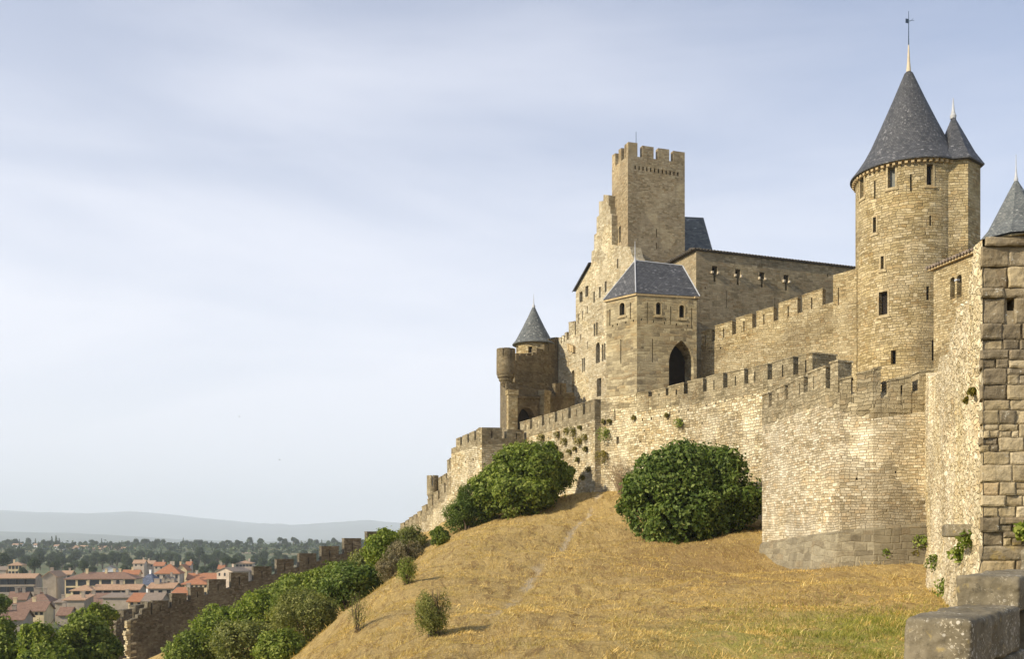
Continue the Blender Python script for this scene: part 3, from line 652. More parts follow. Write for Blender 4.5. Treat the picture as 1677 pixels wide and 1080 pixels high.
def rubble_panel(name, E, top, zbot, mat, parent, step=0.07, amp=0.055, batter=None, s0=0, s1=None):
    s1 = E.L if s1 is None else s1
    S1 = np.arange(s0, s1+1e-6, (s1-s0)/round((s1-s0)/step)); n = len(S1); zt = np.array([top(s) for s in S1]); rows = int((zt.max()-zbot)/step)
    T_ = np.linspace(0, 1, rows); Sg, Tg = np.meshgrid(S1, T_); Zg = zbot+(zt[None,:]-zbot)*Tg
    D = cell_bumps(Sg+fbm(Sg*1.2, Zg*1.2, 2)*0.4, Zg+fbm(Sg*1.2+9, Zg*1.2, 2)*0.3, 0.30, 0.19)*amp+fbm(Sg*0.35, Zg*0.35, 4)*0.35+fbm(Sg*4, Zg*4, 3)*0.05
    D = D*np.clip((S1.max()-Sg)/0.5, 0.15, 1)
    if batter: D = D+batter(Sg, Zg)
    X = E.p.x+E.d.x*Sg+E.n.x*D; Y = E.p.y+E.d.y*Sg+E.n.y*D
    v = np.stack([X.ravel(), Y.ravel(), Zg.ravel()], 1)
    # close the top: a row set back
    T2 = np.stack([E.p.x+E.d.x*S1-E.n.x*1.2, E.p.y+E.d.y*S1-E.n.y*1.2, zt+0.05], 1); v = np.concatenate([v, T2]); rows += 1
    i = (np.arange(rows-1)[:,None]*n+np.arange(n-1)[None,:]).ravel(); f = np.stack([i, i+1, i+1+n, i+n], 1)
    me = bpy.data.meshes.new(name); np_mesh(me, v, f)
    ul = me.uv_layers.new(name='UVMap'); uvv = np.concatenate([np.stack([Sg.ravel(), Zg.ravel()], 1), np.stack([S1, zt+1.2], 1)])
    ul.data.foreach_set('uv', uvv[f.ravel()].astype(np.float32).ravel()); me.update()
    return link(name, me, mat, parent)
tops = [(1518,612),(1530,618),(1538,612),(1541,585),(1556,580),(1559,545),(1572,538),(1575,500),(1585,490),(1588,452),(1597,446),(1600,412),(1610,392)]
def wall_top(s):
    X = EW.p.x+EW.d.x*s; Y = EW.p.y+EW.d.y*s; px = CX+F*X/Y
    return (HZ-float(np.interp(px, [t[0] for t in tops], [t[1] for t in tops])))/F*Y
rubble_panel('rubble_face', EW, wall_top, -4.0, M_RUB, ramp, batter=lambda S, Z: np.clip(-0.2-Z, 0, 3)*0.16*np.clip(S/3.0+0.35,0,1))
# pier
PW = 3.6
EP = Edge(RP0, (RP0[0]+PW, RP0[1]-0.25))
rows_y = [389,404,436,471,487,530,556,573,603,630,655,672,695,717,740,762,790,812,830,848,872,895,945,1000,1060]
core = MB(); zt_ = EP.z(395, 0)
E2 = Edge(EP.P(0.04,0,-0.10).xy, EP.P(PW-0.05,0,-0.10).xy)
win_s = EP.s(1649), EP.s(1663); win_z = EP.z(507, 1.0), EP.z(487, 1.0)
lp = rect_pts(win_s[0], win_s[1], win_z[0], win_z[1])
tri_face(core, E2, [(0,-4.2),(E2.L,-4.2),(E2.L,zt_-0.15),(0,zt_-0.15)], [lp]); reveal(core, E2, lp, 0.0, -0.5); tri_face(core, E2, lp, [], -0.5)
WD = -EW.d; b0 = EP.P(0.04,0,-0.1)+Vector((WD.x,WD.y,0))*1.5+Vector((.1,0,0)); b1 = EP.P(PW-0.05,0,-1.5)
f0 = E2.P(0,0,0); f1 = E2.P(E2.L,0,0)
for a, b in ((f1,b1),(b1,b0)): core.face([(a.x,a.y,-4.2),(b.x,b.y,-4.2),(b.x,b.y,zt_-0.15),(a.x,a.y,zt_-0.15)])
core.face([(f0.x,f0.y,zt_-0.15),(f1.x,f1.y,zt_-0.15),(b1.x,b1.y,zt_-0.15),(b0.x,b0.y,zt_-0.15)])
core.build('pier_core', M_PIG, ramp)
def pier_block(mb, s0, s1, z0, z1, out, deep=0.42, seed=0):
    """a dressed stone with worn edges, as a small displaced grid box"""
    n1 = max(3, int((s1-s0)/0.035)); n2 = max(3, int((z1-z0)/0.035)); b = len(mb.v)
    cr = 0.016
    for j in range(n2+1):
        for i in range(n1+1):
            u = i/n1; w = j/n2; s = s0+(s1-s0)*u; z = z0+(z1-z0)*w
            de = min(s-s0, s1-s, z-z0, z1-z); o = out-cr*(1-min(1, de/0.035))**2*1.4
            q = Vector((s*2.2+seed, z*2.2, out)); o += mnoise.fractal(q, 1.0, 2.0, 5)*0.040
            ss = s+(mnoise.noise(Vector((z*5, seed, 0)))*0.018 if i in (0, n1) else 0); zz = z+(mnoise.noise(Vector((s*5, seed, 9)))*0.014 if j in (0, n2) else 0)
            mb.v.append(tuple(EP.P(ss, zz, o)))
    def V(i, j): return b+j*(n1+1)+i
    def F4(q, uvs): mb.f.append(q); mb.uv.append(uvs)
    for j in range(n2):
        for i in range(n1):
            uv = [(s0+(s1-s0)*a/n1+seed, z0+(z1-z0)*c/n2) for a, c in ((i,j),(i+1,j),(i+1,j+1),(i,j+1))]
            F4([V(i,j),V(i+1,j),V(i+1,j+1),V(i,j+1)], uv)
    ring = [V(i,0) for i in range(n1+1)]+[V(n1,j) for j in range(1,n2+1)]+[V(i,n2) for i in range(n1-1,-1,-1)]+[V(0,j) for j in range(n2-1,0,-1)]
    b2 = len(mb.v)
    for r_ in ring:
        p = Vector(mb.v[r_]); mb.v.append((p.x-EW.d.x*deep+0.03, p.y-EW.d.y*deep, p.z))
    for t in range(len(ring)):
        t2 = (t+1) % len(ring); F4([ring[t], b2+t, b2+t2, ring[t2]], [(0,0),(deep,0),(deep,.1),(0,.1)])
gy = {0:M_PIG,1:M_PIG,2:M_PIE,3:M_PIG,4:M_PIG,5:M_PIG,6:M_PIE,7:M_PIG,8:M_PIG,20:M_PIG,21:M_PIG,22:M_PIG,23:M_PIG}
mbs = {'g':MB(), 'e':MB()}
for ri in range(len(rows_y)-1):
    zt, zb = EP.z(rows_y[ri], 0.7), EP.z(rows_y[ri+1], 0.7); h = zt-zb
    s = -0.06 if ri % 2 else 0.0
    while s < PW-0.1:
        w = random.uniform(1.1, 1.9)*max(0.30, h) if ri not in (0,) else random.uniform(0.9, 1.6)
        if ri == 4 and s < win_s[0] and s+w > win_s[0]-0.15: w = win_s[0]-s
        e = min(s+w, PW)
        if not (ri == 3+1 and False):
            segs = [(s, e)]
            if zt > win_z[0]+0.05 and zb < win_z[1]-0.05:      # cut around the small window
                segs = []
                if s < win_s[0]: segs.append((s, min(e, win_s[0])))
                if e > win_s[1]: segs.append((max(s, win_s[1]), e))
            for a, c in segs:
                if c-a < 0.06: continue
                key = 'g' if (gy.get(ri) is M_PIG or random.random() < 0.12) else 'e'
                if zt-zb > 0.27 and ri > 6 and random.random() < 0.35:
                    zm_ = zb+(zt-zb)*random.uniform(.4,.6)
                    pier_block(mbs[key], a+0.004, c-0.004, zm_+0.004, zt-0.004, random.uniform(-0.05, 0.03), seed=random.uniform(0, 60))
                    cm_ = a+(c-a)*random.uniform(.35,.65)
                    pier_block(mbs['g' if random.random() < .3 else 'e'], a+0.004, cm_-0.004, zb+0.004, zm_-0.004, random.uniform(-0.05, 0.03), seed=random.uniform(0, 60)); pier_block(mbs[key], cm_+0.004, c-0.004, zb+0.004, zm_-0.004, random.uniform(-0.05, 0.03), seed=random.uniform(0, 60)); continue
                pier_block(mbs[key], a+0.004, c-0.004, zb+0.004, zt-0.004, random.uniform(-0.045, 0.035)+(0.14 if ri == 0 else 0)+(0.10 if ri >= 22 else 0), seed=random.uniform(0, 60))
        s = e
mbs['g'].build('grey_stone_courses', M_PIG, ramp); mbs['e'].build('pale_stone_courses', M_PIE, ramp)
# a long stone jutting out of the rubble face
jb = EW.s(1598); ja = EW.s(1568)
mj = MB(); pz = EW.z(868, jb)
block_obj('jutting_stone', [EW.P(jb-1.6,0,0.62).xy, EW.P(jb-0.1,0,0.62).xy, EW.P(jb-0.1,0,-0.2).xy, EW.P(jb-1.6,0,-0.2).xy], pz-0.17, pz+0.12, M_BLK, ramp, n=14, r=0.04, amp=0.02, seed=9)

# ------------------------------------------------------------------ castle and walls
def lerp_py(poly, px): return float(np.interp(px, [p[0] for p in poly], [p[1] for p in poly]))
def wall_run(parent, pts, floor, T, mat, pmat, band=1.2, z0=-6.0, mer=(), mT=None, holes=None, slit=True, lower='wall', endmT=None, frame=None):
    """pts (px,Y) left to right; floor: crenel floor line (px,py); mer: merlons (px0,px1,py0,py1)"""
    plan = [XY(*p) for p in pts]; foot = strip(plan, T)
    fl = [ZZ(lerp_py(floor, p[0]), p[1]) for p in pts]; ft = fl+fl[::-1]
    shell(lower, parent, foot, z0, [z-band for z in ft], mat, holes, M_DARK, frame)
    shell('parapet', parent, foot, [z-band for z in ft], ft, pmat)
    for i in range(len(pts)-1):
        E = Edge(plan[i], plan[i+1]); a, b = pts[i][0], pts[i+1][0]
        for (p0, p1, y0, y1) in mer:
            q0, q1 = max(p0, a), min(p1, b)
            if q1-q0 < 1.2: continue
            if q0 > p0: y0_ = y0+(y1-y0)*(q0-p0)/(p1-p0)
            else: y0_ = y0
            y1_ = y0+(y1-y0)*(q1-p0)/(p1-p0)
            s0, s1 = E.s(q0), E.s(q1); za, zb = E.z(y0_, s0), E.z(y1_, s1); zm = (za+zb)/2
            fz = E.z(lerp_py(floor, (q0+q1)/2), (s0+s1)/2)
            fz = min(fz, ZZ(lerp_py(floor,q0), plan[i][1]+s0*E.d.y), ZZ(lerp_py(floor,q1), plan[i][1]+s1*E.d.y))
            j = random.uniform(-.03,.03)
            za = za*0.7+zm*0.3+j; zb = zb*0.7+zm*0.3+j
            mb = MB(); hl = []
            if slit and s1-s0 > 1.0:
                c = (s0+s1)/2+random.uniform(-.12,.12); w = 0.07 if s1-s0 > 1.3 else 0.05
                hl = [rect_pts(c-w, c+w, fz-0.15, fz+(zm-fz)*0.72)]
            th = (endmT if (endmT and (p0,p1,y0,y1) == tuple(mer[-1])) else (mT or min(T*0.8, 0.9)))
            prism(mb, E, [(s0,fz-0.5),(s1,fz-0.5),(s1,zb),(s0,za)], hl, th, 0.012+random.uniform(0,0.02))
            m = mb.build('merlon', pmat, parent)
            cp = MB(); prism(cp, E, [(s0-0.05,za+0.002),(s1+0.05,zb+0.002),(s1+0.02,zb+0.10),(s0-0.02,za+0.10)], [], th+0.10, 0.06)
            cp.build('coping', pmat, m)
def H(kind, xc, w, y0, y1, *a): return (kind, xc-w/2, xc+w/2, y0, y1, *a)
def lathe(mb, c, prof, n=48, a0=0, a1=2*math.pi, ur=None):
    """prof: list (r,z) bottom to top"""
    L = 0; acc = [0]
    for i in range(1, len(prof)): L += math.dist(prof[i], prof[i-1]); acc.append(L)
    rr = ur or max(p[0] for p in prof)
    for i in range(n):
        t0, t1 = a0+(a1-a0)*i/n, a0+(a1-a0)*(i+1)/n
        for j in range(len(prof)-1):
            (r0,z0),(r1,z1) = prof[j], prof[j+1]
            q = [(c[0]+r0*math.cos(t0), c[1]+r0*math.sin(t0), z0),(c[0]+r0*math.cos(t1), c[1]+r0*math.sin(t1), z0),
                 (c[0]+r1*math.cos(t1), c[1]+r1*math.sin(t1), z1),(c[0]+r1*math.cos(t0), c[1]+r1*math.sin(t0), z1)]
            ra = rr if ur else (r0+r1)/2*0+rr
            uv = [(t0*ra,acc[j]),(t1*ra,acc[j]),(t1*ra,acc[j+1]),(t0*ra,acc[j+1])]
            if r1 < 1e-4: q = q[:3]; uv = uv[:3]
            if r0 < 1e-4: q = [q[0]]+q[2:]; uv = [uv[0]]+uv[2:]
            mb.face(q, uv)
def finial(parent, c, z0, z1, z2, r=0.3, mat=None, vane=False):
    mb = MB(); lathe(mb, c, [(r,z0-0.3),(r*1.15,z0),(r*0.95,z0+0.12),(r*0.8,z0+0.2),(r*0.45,z0+(z1-z0)*0.45),(r*0.18,z1),(0,z1+0.02)], 14)
    f = mb.build('finial', mat or M_LEAD, parent, smooth=False)
    m2 = MB(); m2.tube((c[0],c[1],z1-0.1), (c[0],c[1],z2), 0.055, 0.025, 6)
    if vane:
        m2.box((c[0]-0.16, c[1], z2-0.95), (0.34, 0.03, 0.42), R(20)); m2.tube((c[0],c[1],z2-0.9), (c[0]+0.5,c[1]-.15,z2-1.0), 0.02, 0.02, 4)
        m2.tube((c[0],c[1],z2-1.1), (c[0]+0.4,c[1]-.15,z2-0.8), 0.02, 0.02, 4)
    m2.build('weather_vane' if vane else 'spike', M_IRON if vane else M_LEAD, f)
def cyl_px(c, r, px):
    """front hit of the vertical view plane at column px with a round tower -> angle"""
    k = (px-CX)/F; a = 1+k*k; b = -2*(k*c[0]+c[1]); q = c[0]**2+c[1]**2-r*r; d = b*b-4*a*q
    Y = (-b-math.sqrt(max(0,d)))/(2*a); return math.atan2(Y-c[1], k*Y-c[0]), Y
def round_tower(parent, c, r, z0, z1, mat, wins, dz=1.0, n=56):
    A = [i*2*math.pi/n-math.pi for i in range(n)]; Zs = list(np.arange(z0, z1, dz))+[z1]; boxes = []
    for (kind, a, b, t, u) in wins:
        a0, Ya = cyl_px(c, r, a); a1, Yb = cyl_px(c, r, b); Ym = (Ya+Yb)/2
        boxes.append((kind, min(a0,a1), max(a0,a1), ZZ(u, Ym), ZZ(t, Ym)))
    for _, a0, a1, zb, zt in boxes: A += [a0, a1]; Zs += [zb, zt]
    def uniq(L, e):
        L = sorted(L); o = [L[0]]
        for x in L[1:]:
            if x-o[-1] > e: o.append(x)
        return o
    A = uniq(A, 1e-5); Zs = uniq(Zs, 1e-5); mb = MB()
    P = lambda a, z, rr=r: (c[0]+rr*math.cos(a), c[1]+rr*math.sin(a), z)
    for i in range(len(A)):
        a0 = A[i]; a1 = A[i+1] if i+1 < len(A) else A[0]+2*math.pi
        for j in range(len(Zs)-1):
            za, zb = Zs[j], Zs[j+1]; am, zm = (a0+a1)/2, (za+zb)/2
            if any(b[1] < am < b[2] and b[3] < zm < b[4] for b in boxes): continue
            mb.face([P(a0,za),P(a1,za),P(a1,zb),P(a0,zb)], [(a0*r,za),(a1*r,za),(a1*r,zb),(a0*r,zb)])
    ri = r-0.5
    for kind, a0, a1, zb, zt in boxes:
        q = [(a0,zb),(a1,zb),(a1,zt),(a0,zt)]
        for i in range(4):
            x, y = q[i], q[(i+1) % 4]; mb.face([P(*x), P(*y), P(*y, ri), P(*x, ri)])
        pm = MB(); pm.face([P(*x, ri) for x in q])
        w = pm.build('arrow_slit' if kind == 'slit' else 'window', M_DARK if kind != 'shut' else M_WOOD, parent)
        if kind in ('win','shut'):
            fr = MB(); e = 0.16/r; h = 0.16; ro, r2 = r+0.04, r-0.14
            for (b0,b1,c0_,c1_) in ((a0-e,a0,zb-h,zt+h),(a1,a1+e,zb-h,zt+h),(a0,a1,zt,zt+h),(a0,a1,zb-h,zb)):
                pts = [(b0,c0_),(b1,c0_),(b1,c1_),(b0,c1_)]
                fr.face([P(*x, ro) for x in pts])
                for i in range(4):
                    x, y = pts[i], pts[(i+1) % 4]; fr.face([P(*x, ro), P(*y, ro), P(*y, r2), P(*x, r2)])
            fr.build('window_frame', M_WIN_FR, w)
            sl_ = MB(); pts = [(a0-e*1.6,zb-h-0.14),(a1+e*1.6,zb-h-0.14),(a1+e*1.6,zb-h-0.003),(a0-e*1.6,zb-h-0.003)]
            sl_.face([P(*x, r+0.12) for x in pts])
            for i in range(4):
                x, y = pts[i], pts[(i+1) % 4]; sl_.face([P(*x, r+0.12), P(*y, r+0.12), P(*y, r-0.1), P(*x, r-0.1)])
            sl_.build('sill', M_WIN_FR, w)
    mb.face([P(a, z1) for a in A])
    return mb.build('wall', mat, parent)
def cone_roof(parent, c, prof, mat, n=72, name='roof'):
    mb = MB(); lathe(mb, c, [(prof[0][0]-0.9, prof[0][1]+0.02),(prof[0][0], prof[0][1])]+[(prof[0][0]+0.01, prof[0][1]+0.10)]+list(prof[1:]), n)
    return mb.build(name, mat, parent)
def poly_roof(parent, faces, mat, name='roof'):
    mb = MB()
    for f in faces: mb.face(f)
    return mb.build(name, mat, parent)

# --- main round tower and its stair turret
TC = (0.3985*97, 97.0)
t = empty('round_tower', (TC[0],TC[1],4), 'big round tower with a tall dark slate cone and blue weather vane', 'tower')
round_tower(t, TC, 4.9, 2, 35.35, M_TOW, [('win',1408.7,1415,291,324),('slit',1431.2,1434,296,325),('shut',1454,1466,274,307),('slit',1490.4,1493.2,285,313.5),('win',1517.4,1528,269,303),
    ('win',1430,1435,356,381),('slit',1522,1525.7,353,370),('win',1442.5,1447.5,420,441),('win',1439.5,1453.5,478,516),('slit',1459,1467,574,597),('slit',1517,1522,469,492),('slit',1526,1531,557,591)])
mb = MB(); N_ = 60
for i in range(N_):
    a = 2*math.pi*i/N_; mb.box((TC[0]+math.cos(a)*5.02, TC[1]+math.sin(a)*5.02, 35.12), (0.42,0.26,0.26), a, 0.02)
lathe(mb, TC, [(4.88,35.26),(5.20,35.27),(5.22,35.40),(4.88,35.41)], 56)
mb.build('corbel_table', M_CORB, t)
cone_roof(t, TC, [(5.42,35.30),(4.75,36.25),(4.15,37.15),(3.55,38.25),(2.55,40.45),(1.5,42.85),(0.40,45.5),(0.0,45.9)], M_SLA)
finial(t, TC, 45.35, 48.3, 51.6, 0.30, M_CLAY, True)

t2 = empty('stair_turret', (42.4,95,4), 'slim angular stair turret with pointed slate roof attached to the big round tower', 'turret')
TP = [(40.5,92.5),(42.2,92.1),(44.1,93.7),(44.3,97),(41,98.8)]
shell('wall', t2, TP, 2, 35.35, M_TOW)
ctr = Vector((42.35,95.2)); ap = Vector((XY(1561,95.6)[0], 95.6, ZZ(187,95.6)))
ov_ = [(ctr+(Vector(p)-ctr)*1.16) for p in TP]; mid_ = [(ctr+(Vector(p)-ctr)*0.80) for p in TP]
fs = []
for i in range(5):
    a, b_ = ov_[i], ov_[(i+1) % 5]; c_, d_ = mid_[i], mid_[(i+1) % 5]
    fs.append([(a.x,a.y,35.4),(b_.x,b_.y,35.4),(d_.x,d_.y,36.7),(c_.x,c_.y,36.7)]); fs.append([(c_.x,c_.y,36.7),(d_.x,d_.y,36.7),tuple(ap)])
    fs.append([(a.x,a.y,35.28),(b_.x,b_.y,35.28),(b_.x,b_.y,35.4),(a.x,a.y,35.4)])
fs.append([(p.x,p.y,35.28) for p in ov_])
poly_roof(t2, fs, M_SLA)
finial(t2, (ap.x,ap.y), ap.z-0.15, ZZ(165,95.6), ZZ(160,95.6), 0.26, M_LEAD)

# --- small residence with the twin window, right of the tower
t = empty('residence', (XY(1528,85)[0],85,4), 'sunlit stone house with a twin arched window between the round tower and the rampart', 'house')
FP = [XY(1529,85), XY(1625,78.5), (XY(1625,78.5)[0]+5,80), (XY(1529,85)[0]+5,87)]
za, zb = ZZ(443,85), ZZ(404,78.5)
shell('wall', t, FP, 0, [za,zb,zb,za], M_CAS, {0:[('arch',1556.0,1563.8,454,490,0.9),('arch',1566.8,1575,450,488,0.9)]}, M_DARK)
E = Edge(FP[0], FP[1]); mb = MB()
sA = E.s(1565.4); mb.tube(E.P(sA, E.z(486,sA), -0.12), E.P(sA, E.z(460,sA), -0.12), 0.10, 0.085, 8)
mb.box(E.P(sA, E.z(459,sA), -0.12), (0.3,0.3,0.16), math.atan2(E.d.y,E.d.x)); mb.build('window_column', M_LEAD, t)
sl0 = (zb-za)/E.L; mb = MB(); k = int((E.L+0.6)/0.36)
prism(mb, E, [(-0.35,za+0.002-0.35*sl0),(E.L,zb+0.002),(E.L,zb+0.13),(-0.35,za+0.13-0.35*sl0)], [], 5.0, 0.30)
mb.build('cornice', M_CORB, t)
mb = MB()
for i in range(k):
    s = -0.35+i*0.36; z = za+s*sl0+0.24; mb.tube(E.P(s, z, 0.5), E.P(s, z+0.7, -2.6), 0.13, 0.13, 6)
mb.build('eave_tiles', T_GRY, t)
# --- slate pyramid far right
t = empty('corner_tower', XY(1665,120)+(4,), 'grey pyramid tower roof with a spike peeping over the rampart at the right edge', 'tower')
cc = Vector(XY(1664,120)); n_ = 8; rr = 4.2
ring = [(cc.x+rr*math.cos(2*math.pi*(i+.25)/n_), cc.y+rr*math.sin(2*math.pi*(i+.25)/n_)) for i in range(n_)]
shell('wall', t, ring, 2, ZZ(397,120), M_CAS)
fs = []; zE = ZZ(396,120); zM = ZZ(372,120); zA = ZZ(291,120)
for i in range(n_):
    a, b_ = Vector(ring[i]), Vector(ring[(i+1) % n_]); A0, B0 = cc+(a-cc)*1.12, cc+(b_-cc)*1.12; A1, B1 = cc+(a-cc)*0.74, cc+(b_-cc)*0.74
    fs.append([(A0.x,A0.y,zE),(B0.x,B0.y,zE),(B1.x,B1.y,zM),(A1.x,A1.y,zM)]); fs.append([(A1.x,A1.y,zM),(B1.x,B1.y,zM),(cc.x,cc.y,zA)])
poly_roof(t, fs, M_SLG); finial(t, (cc.x,cc.y), zA-0.2, ZZ(268,120), ZZ(252,120), 0.22, M_LEAD)

# --- inner curtain wall between gatehouse and round tower
t = empty('inner_curtain_wall', (27,105,4), 'crenellated inner wall climbing from the square gatehouse to the big round tower', 'wall')
MER = [(1149,1165,546,540),(1171,1199,537,526.5),(1205.5,1232,524,514),(1239,1267,513,503),(1275,1306,500,487.5),(1314,1347,487,472.5)]
hl = {0:[H('hole',x,2.6,y,y+3.6) for x,y in ((1162,573),(1180,568),(1194,562),(1210,556),(1227,551),(1243,544),(1262,539),(1280,533),(1300,526),(1320,519),(1341,511),(1362,505),(1385,497))]}
wall_run(t, [(1148,107.5),(1366,98.9)], [(1148,566),(1170,559),(1205,547),(1238,534),(1275,523),(1314,510),(1356,496),(1366,494)], 1.6, M_CAS, M_CAS, 0.9, 2, MER, 0.9, hl)
wall_run(t, [(1364.5,98.9),(1403,97.3)], [(1364,451),(1403,440)], 1.6, M_CAS, M_CAS, 1.0, 2, (), 0.9, {0:[H('slit',1373,1.6,471,500)]}, lower='raised_wall')

# --- gatehouse with hipped slate roof
t = empty('gatehouse', (13.05,104,3), 'square gatehouse tower with steep hipped slate roof and a pointed archway', 'gatehouse')
G0, G1, G2 = XY(993,107), XY(1043,104), XY(1141,105.5); G3 = (G0[0]+G2[0]-G1[0]+0.6, G0[1]+G2[1]-G1[1]+2.2); G4 = (G0[0]+1.8, G0[1]+3.4)
shell('wall', t, [G0,G1,G2,G3,G4], 2, 25.8, M_GAT, {
    0:[('arch',1014.8,1023.2,496,516.5)]+[H('slit',x,1.5,a,b) for x,a,b in ((998.8,507,534),(1032.3,496,523),(1016.7,556,596))]+[H('hole',x,2.0,y,y+3.4) for x,y in ((1003.5,532.5),(1011,530),(1025,527),(1037.5,524))],
    1:[('arch',1074.3,1082.3,495.5,515.5),('arch',1112.3,1120.6,500,520.5),('gate',1095.5,1136,558,655)]+[H('slit',x,1.5,a,b) for x,a,b in ((1060.2,496,530),(1098.6,502,532),(1132.8,505,538),(1068.6,555.5,594))]+[H('hole',x,2.0,y,y+3.6) for x,y in ((1050.8,522),(1070.5,525),(1088.5,527.5),(1107.8,530),(1126,532))]}, M_DARK, M_WIN_FR)
z = 25.82; gA = Vector((*XY(1040,107.0), ZZ(427,107.0))); gB = Vector((*XY(1118,108.2), ZZ(436,108.2)))
gc = Vector((15,106.6)); o = [gc+(Vector(p)-gc)*1.07 for p in (G0,G1,G2,G3,G4)]
q = [(p.x,p.y,z) for p in o]
roof = poly_roof(t, [[q[0],q[1],tuple(gA)],[q[1],q[2],tuple(gB),tuple(gA)],[q[2],q[3],tuple(gB)],[q[3],q[4],tuple(gA),tuple(gB)],[q[4],q[0],tuple(gA)]], M_SLA)
mb = MB()
for a, b_ in ((0,1),(1,2),(2,3)):
    E = Edge((q[a][0],q[a][1]),(q[b_][0],q[b_][1])); prism(mb, E, [(0.0,z-0.22),(E.L,z-0.22),(E.L,z-0.03),(0,z-0.03)], [], 0.55, -0.05)
mb.build('cornice', M_CORB, t)
mb = MB()
for p_, q_ in ((gA,gB),(gA,Vector(q[1])),(gB,Vector(q[2])),(gA,Vector(q[0]))): mb.tube(p_+Vector((0,0,.02)), q_+Vector((0,0,.03)), 0.07, 0.07, 5)
mb.build('ridge_flashing', M_LEAD, roof)
finial(t, (gA.x,gA.y), gA.z-0.1, gA.z+0.8, gA.z+2.1, 0.14, M_LEAD)

# --- great hall behind with four T-shaped openings
t = empty('great_hall', (20.7,112,4), 'long shaded stone hall with four dark openings below a thin tiled eave', 'hall')
H0, H1, H2 = XY(1094,118), XY(1140,112), XY(1398,119.5)
E = Edge(H1, H2); mbw = None
def tee(E, parent, xc, y0, y1):
    s = E.s(xc); w = 0.36; zt, zb = E.z(y0, s), E.z(y1, s); zm = zt-(zt-zb)*0.55
    return [(s-w*0.45,zb),(s+w*0.45,zb),(s+w*0.45,zm),(s+w,zm+0.3),(s+w,zt),(s-w,zt),(s-w,zm+0.3),(s-w*0.45,zm)]
tees = [tee(E, t, x, a, b) for x, a, b in ((1170.5,436,462),(1208.5,441,467),(1248,446,471),(1287.5,450.5,476))]
zt = 32.6; H3 = (H2[0]-2.5,H2[1]+8); H4 = (H0[0]+4,H0[1]+8)
ft = [H0,H1,H2,H3,H4]; mb = MB()
specs = [H('slit',1190,1.2,476,503),H('slit',1269,1.2,488,504),H('hole',1356,2.2,449,454),H('hole',1155,1.8,470,474)]
loops = openings(E, mb, t, specs, M_DARK)
for lp in tees:
    reveal(mb, E, lp, 0, -0.8); pm = MB(); tri_face(pm, E, lp, [], -0.8); w = pm.build('window', M_DARK, t)
    br = MB(); s = (lp[0][0]+lp[1][0])/2
    for sg in (-1,1):
        zc = lp[2][1]+0.22; br.box(E.P(s+sg*0.40, zc, 0.10), (0.20,0.28,0.26), math.atan2(E.d.y,E.d.x), 0.03)
    br.build('bracket_stones', M_CLAY, w)
for i in range(5):
    Ei = Edge(ft[i], ft[(i+1) % 5]); tri_face(mb, Ei, rect_pts(0, Ei.L, 4, zt), (loops+tees) if i == 1 else [])
mb.face([(p[0],p[1],zt) for p in ft]); mb.build('wall', M_HAL, t)
mb = MB(); hc = Vector((29.5,119)); o = []
for i, p in enumerate(ft):
    d = (Vector(p)-hc); o.append(hc+d*(1+0.45/d.length))
zr = zt+0.05; rdA, rdB = Vector((22.8,119.5,zr+1.9)), Vector((38.5,124,zr+1.9))
mb.face([(o[1].x,o[1].y,zr),(o[2].x,o[2].y,zr),tuple(rdB),tuple(rdA)]); mb.face([(o[0].x,o[0].y,zr),(o[1].x,o[1].y,zr),tuple(rdA)])
mb.face([(o[3].x,o[3].y,zr),(o[4].x,o[4].y,zr),tuple(rdA),tuple(rdB)]); mb.face([(o[2].x,o[2].y,zr),(o[3].x,o[3].y,zr),tuple(rdB)]); mb.face([(o[4].x,o[4].y,zr),(o[0].x,o[0].y,zr),tuple(rdA)])
mb.face([(p.x,p.y,zr-0.012) for p in o]); mb.build('roof', T_DRK, t)
for a, b_ in ((o[0],o[1]),(o[1],o[2])):
    Ei = Edge(a, b_); mb = MB()
    for i in range(int(Ei.L/0.42)): mb.tube(Ei.P(0.2+i*0.42, zr+0.06, 0.10), Ei.P(0.2+i*0.42, zr+0.34, -1.2), 0.15, 0.15, 6)
    mb.build('eave_tiles', T_DRK, t)

# --- keep (tall watch tower)
t = empty('watch_tower', (14.5,125,4), 'tallest square tower with four merlons on its top and narrow slits', 'tower')
K0, K1, K2 = XY(1002.2,129.5), XY(1028.2,125), XY(1121.5,127.5); K3 = (K0[0]+K2[0]-K1[0], K0[1]+K2[1]-K1[1])
fz = ZZ(260,126)
shell('wall', t, [K0,K1,K2,K3], 2, [ZZ(262,126.5)]*4, M_KEP, {
    0:[('arch',1008.6,1012.2,373.6,399.5),('arch',1013.6,1016.8,370,397)],
    1:[H('hole',1040.5+i*6.35,2.7,271+i*1.0,277.5+i*1.0) for i in range(12)]+[H('slit',1075,2.0,375,388.5),H('slit',1075,1.6,398,408)]}, M_DARK)
fzz = ZZ(262,126.5)
def simple_merlons(t, E, ms, fz, T, mat):
    for p0, p1, y0, y1 in ms:
        s0, s1 = E.s(p0), E.s(p1); z1 = (E.z(y0,s0)+E.z(y1,s1))/2
        mb = MB(); prism(mb, E, [(s0,fz+0.004),(s1,fz+0.004),(s1,z1+random.uniform(-.06,.06)),(s0,z1+random.uniform(-.06,.06))], [], T, 0.0); mb.build('merlon', mat, t)
simple_merlons(t, Edge(K1,K2), [(1028.8,1044,232.6,235),(1052,1070.5,238,240),(1077.7,1096,243,245),(1102.5,1121.5,247,249)], fzz, 0.7, M_KEP)
E = Edge(K0,K1); simple_merlons(t, E, [(1002.4,1007.6,253,252),(1013,1017.5,245,243)], fzz, 0.7, M_KEP)
mb = MB(); prism(mb, Edge((K1[0]-0.02+E.n.x*0.0,K1[1]),(K1[0]+0.001,K1[1]-0.0)), [(0,0),(0.001,0),(0.001,.001)], [], 0.001)
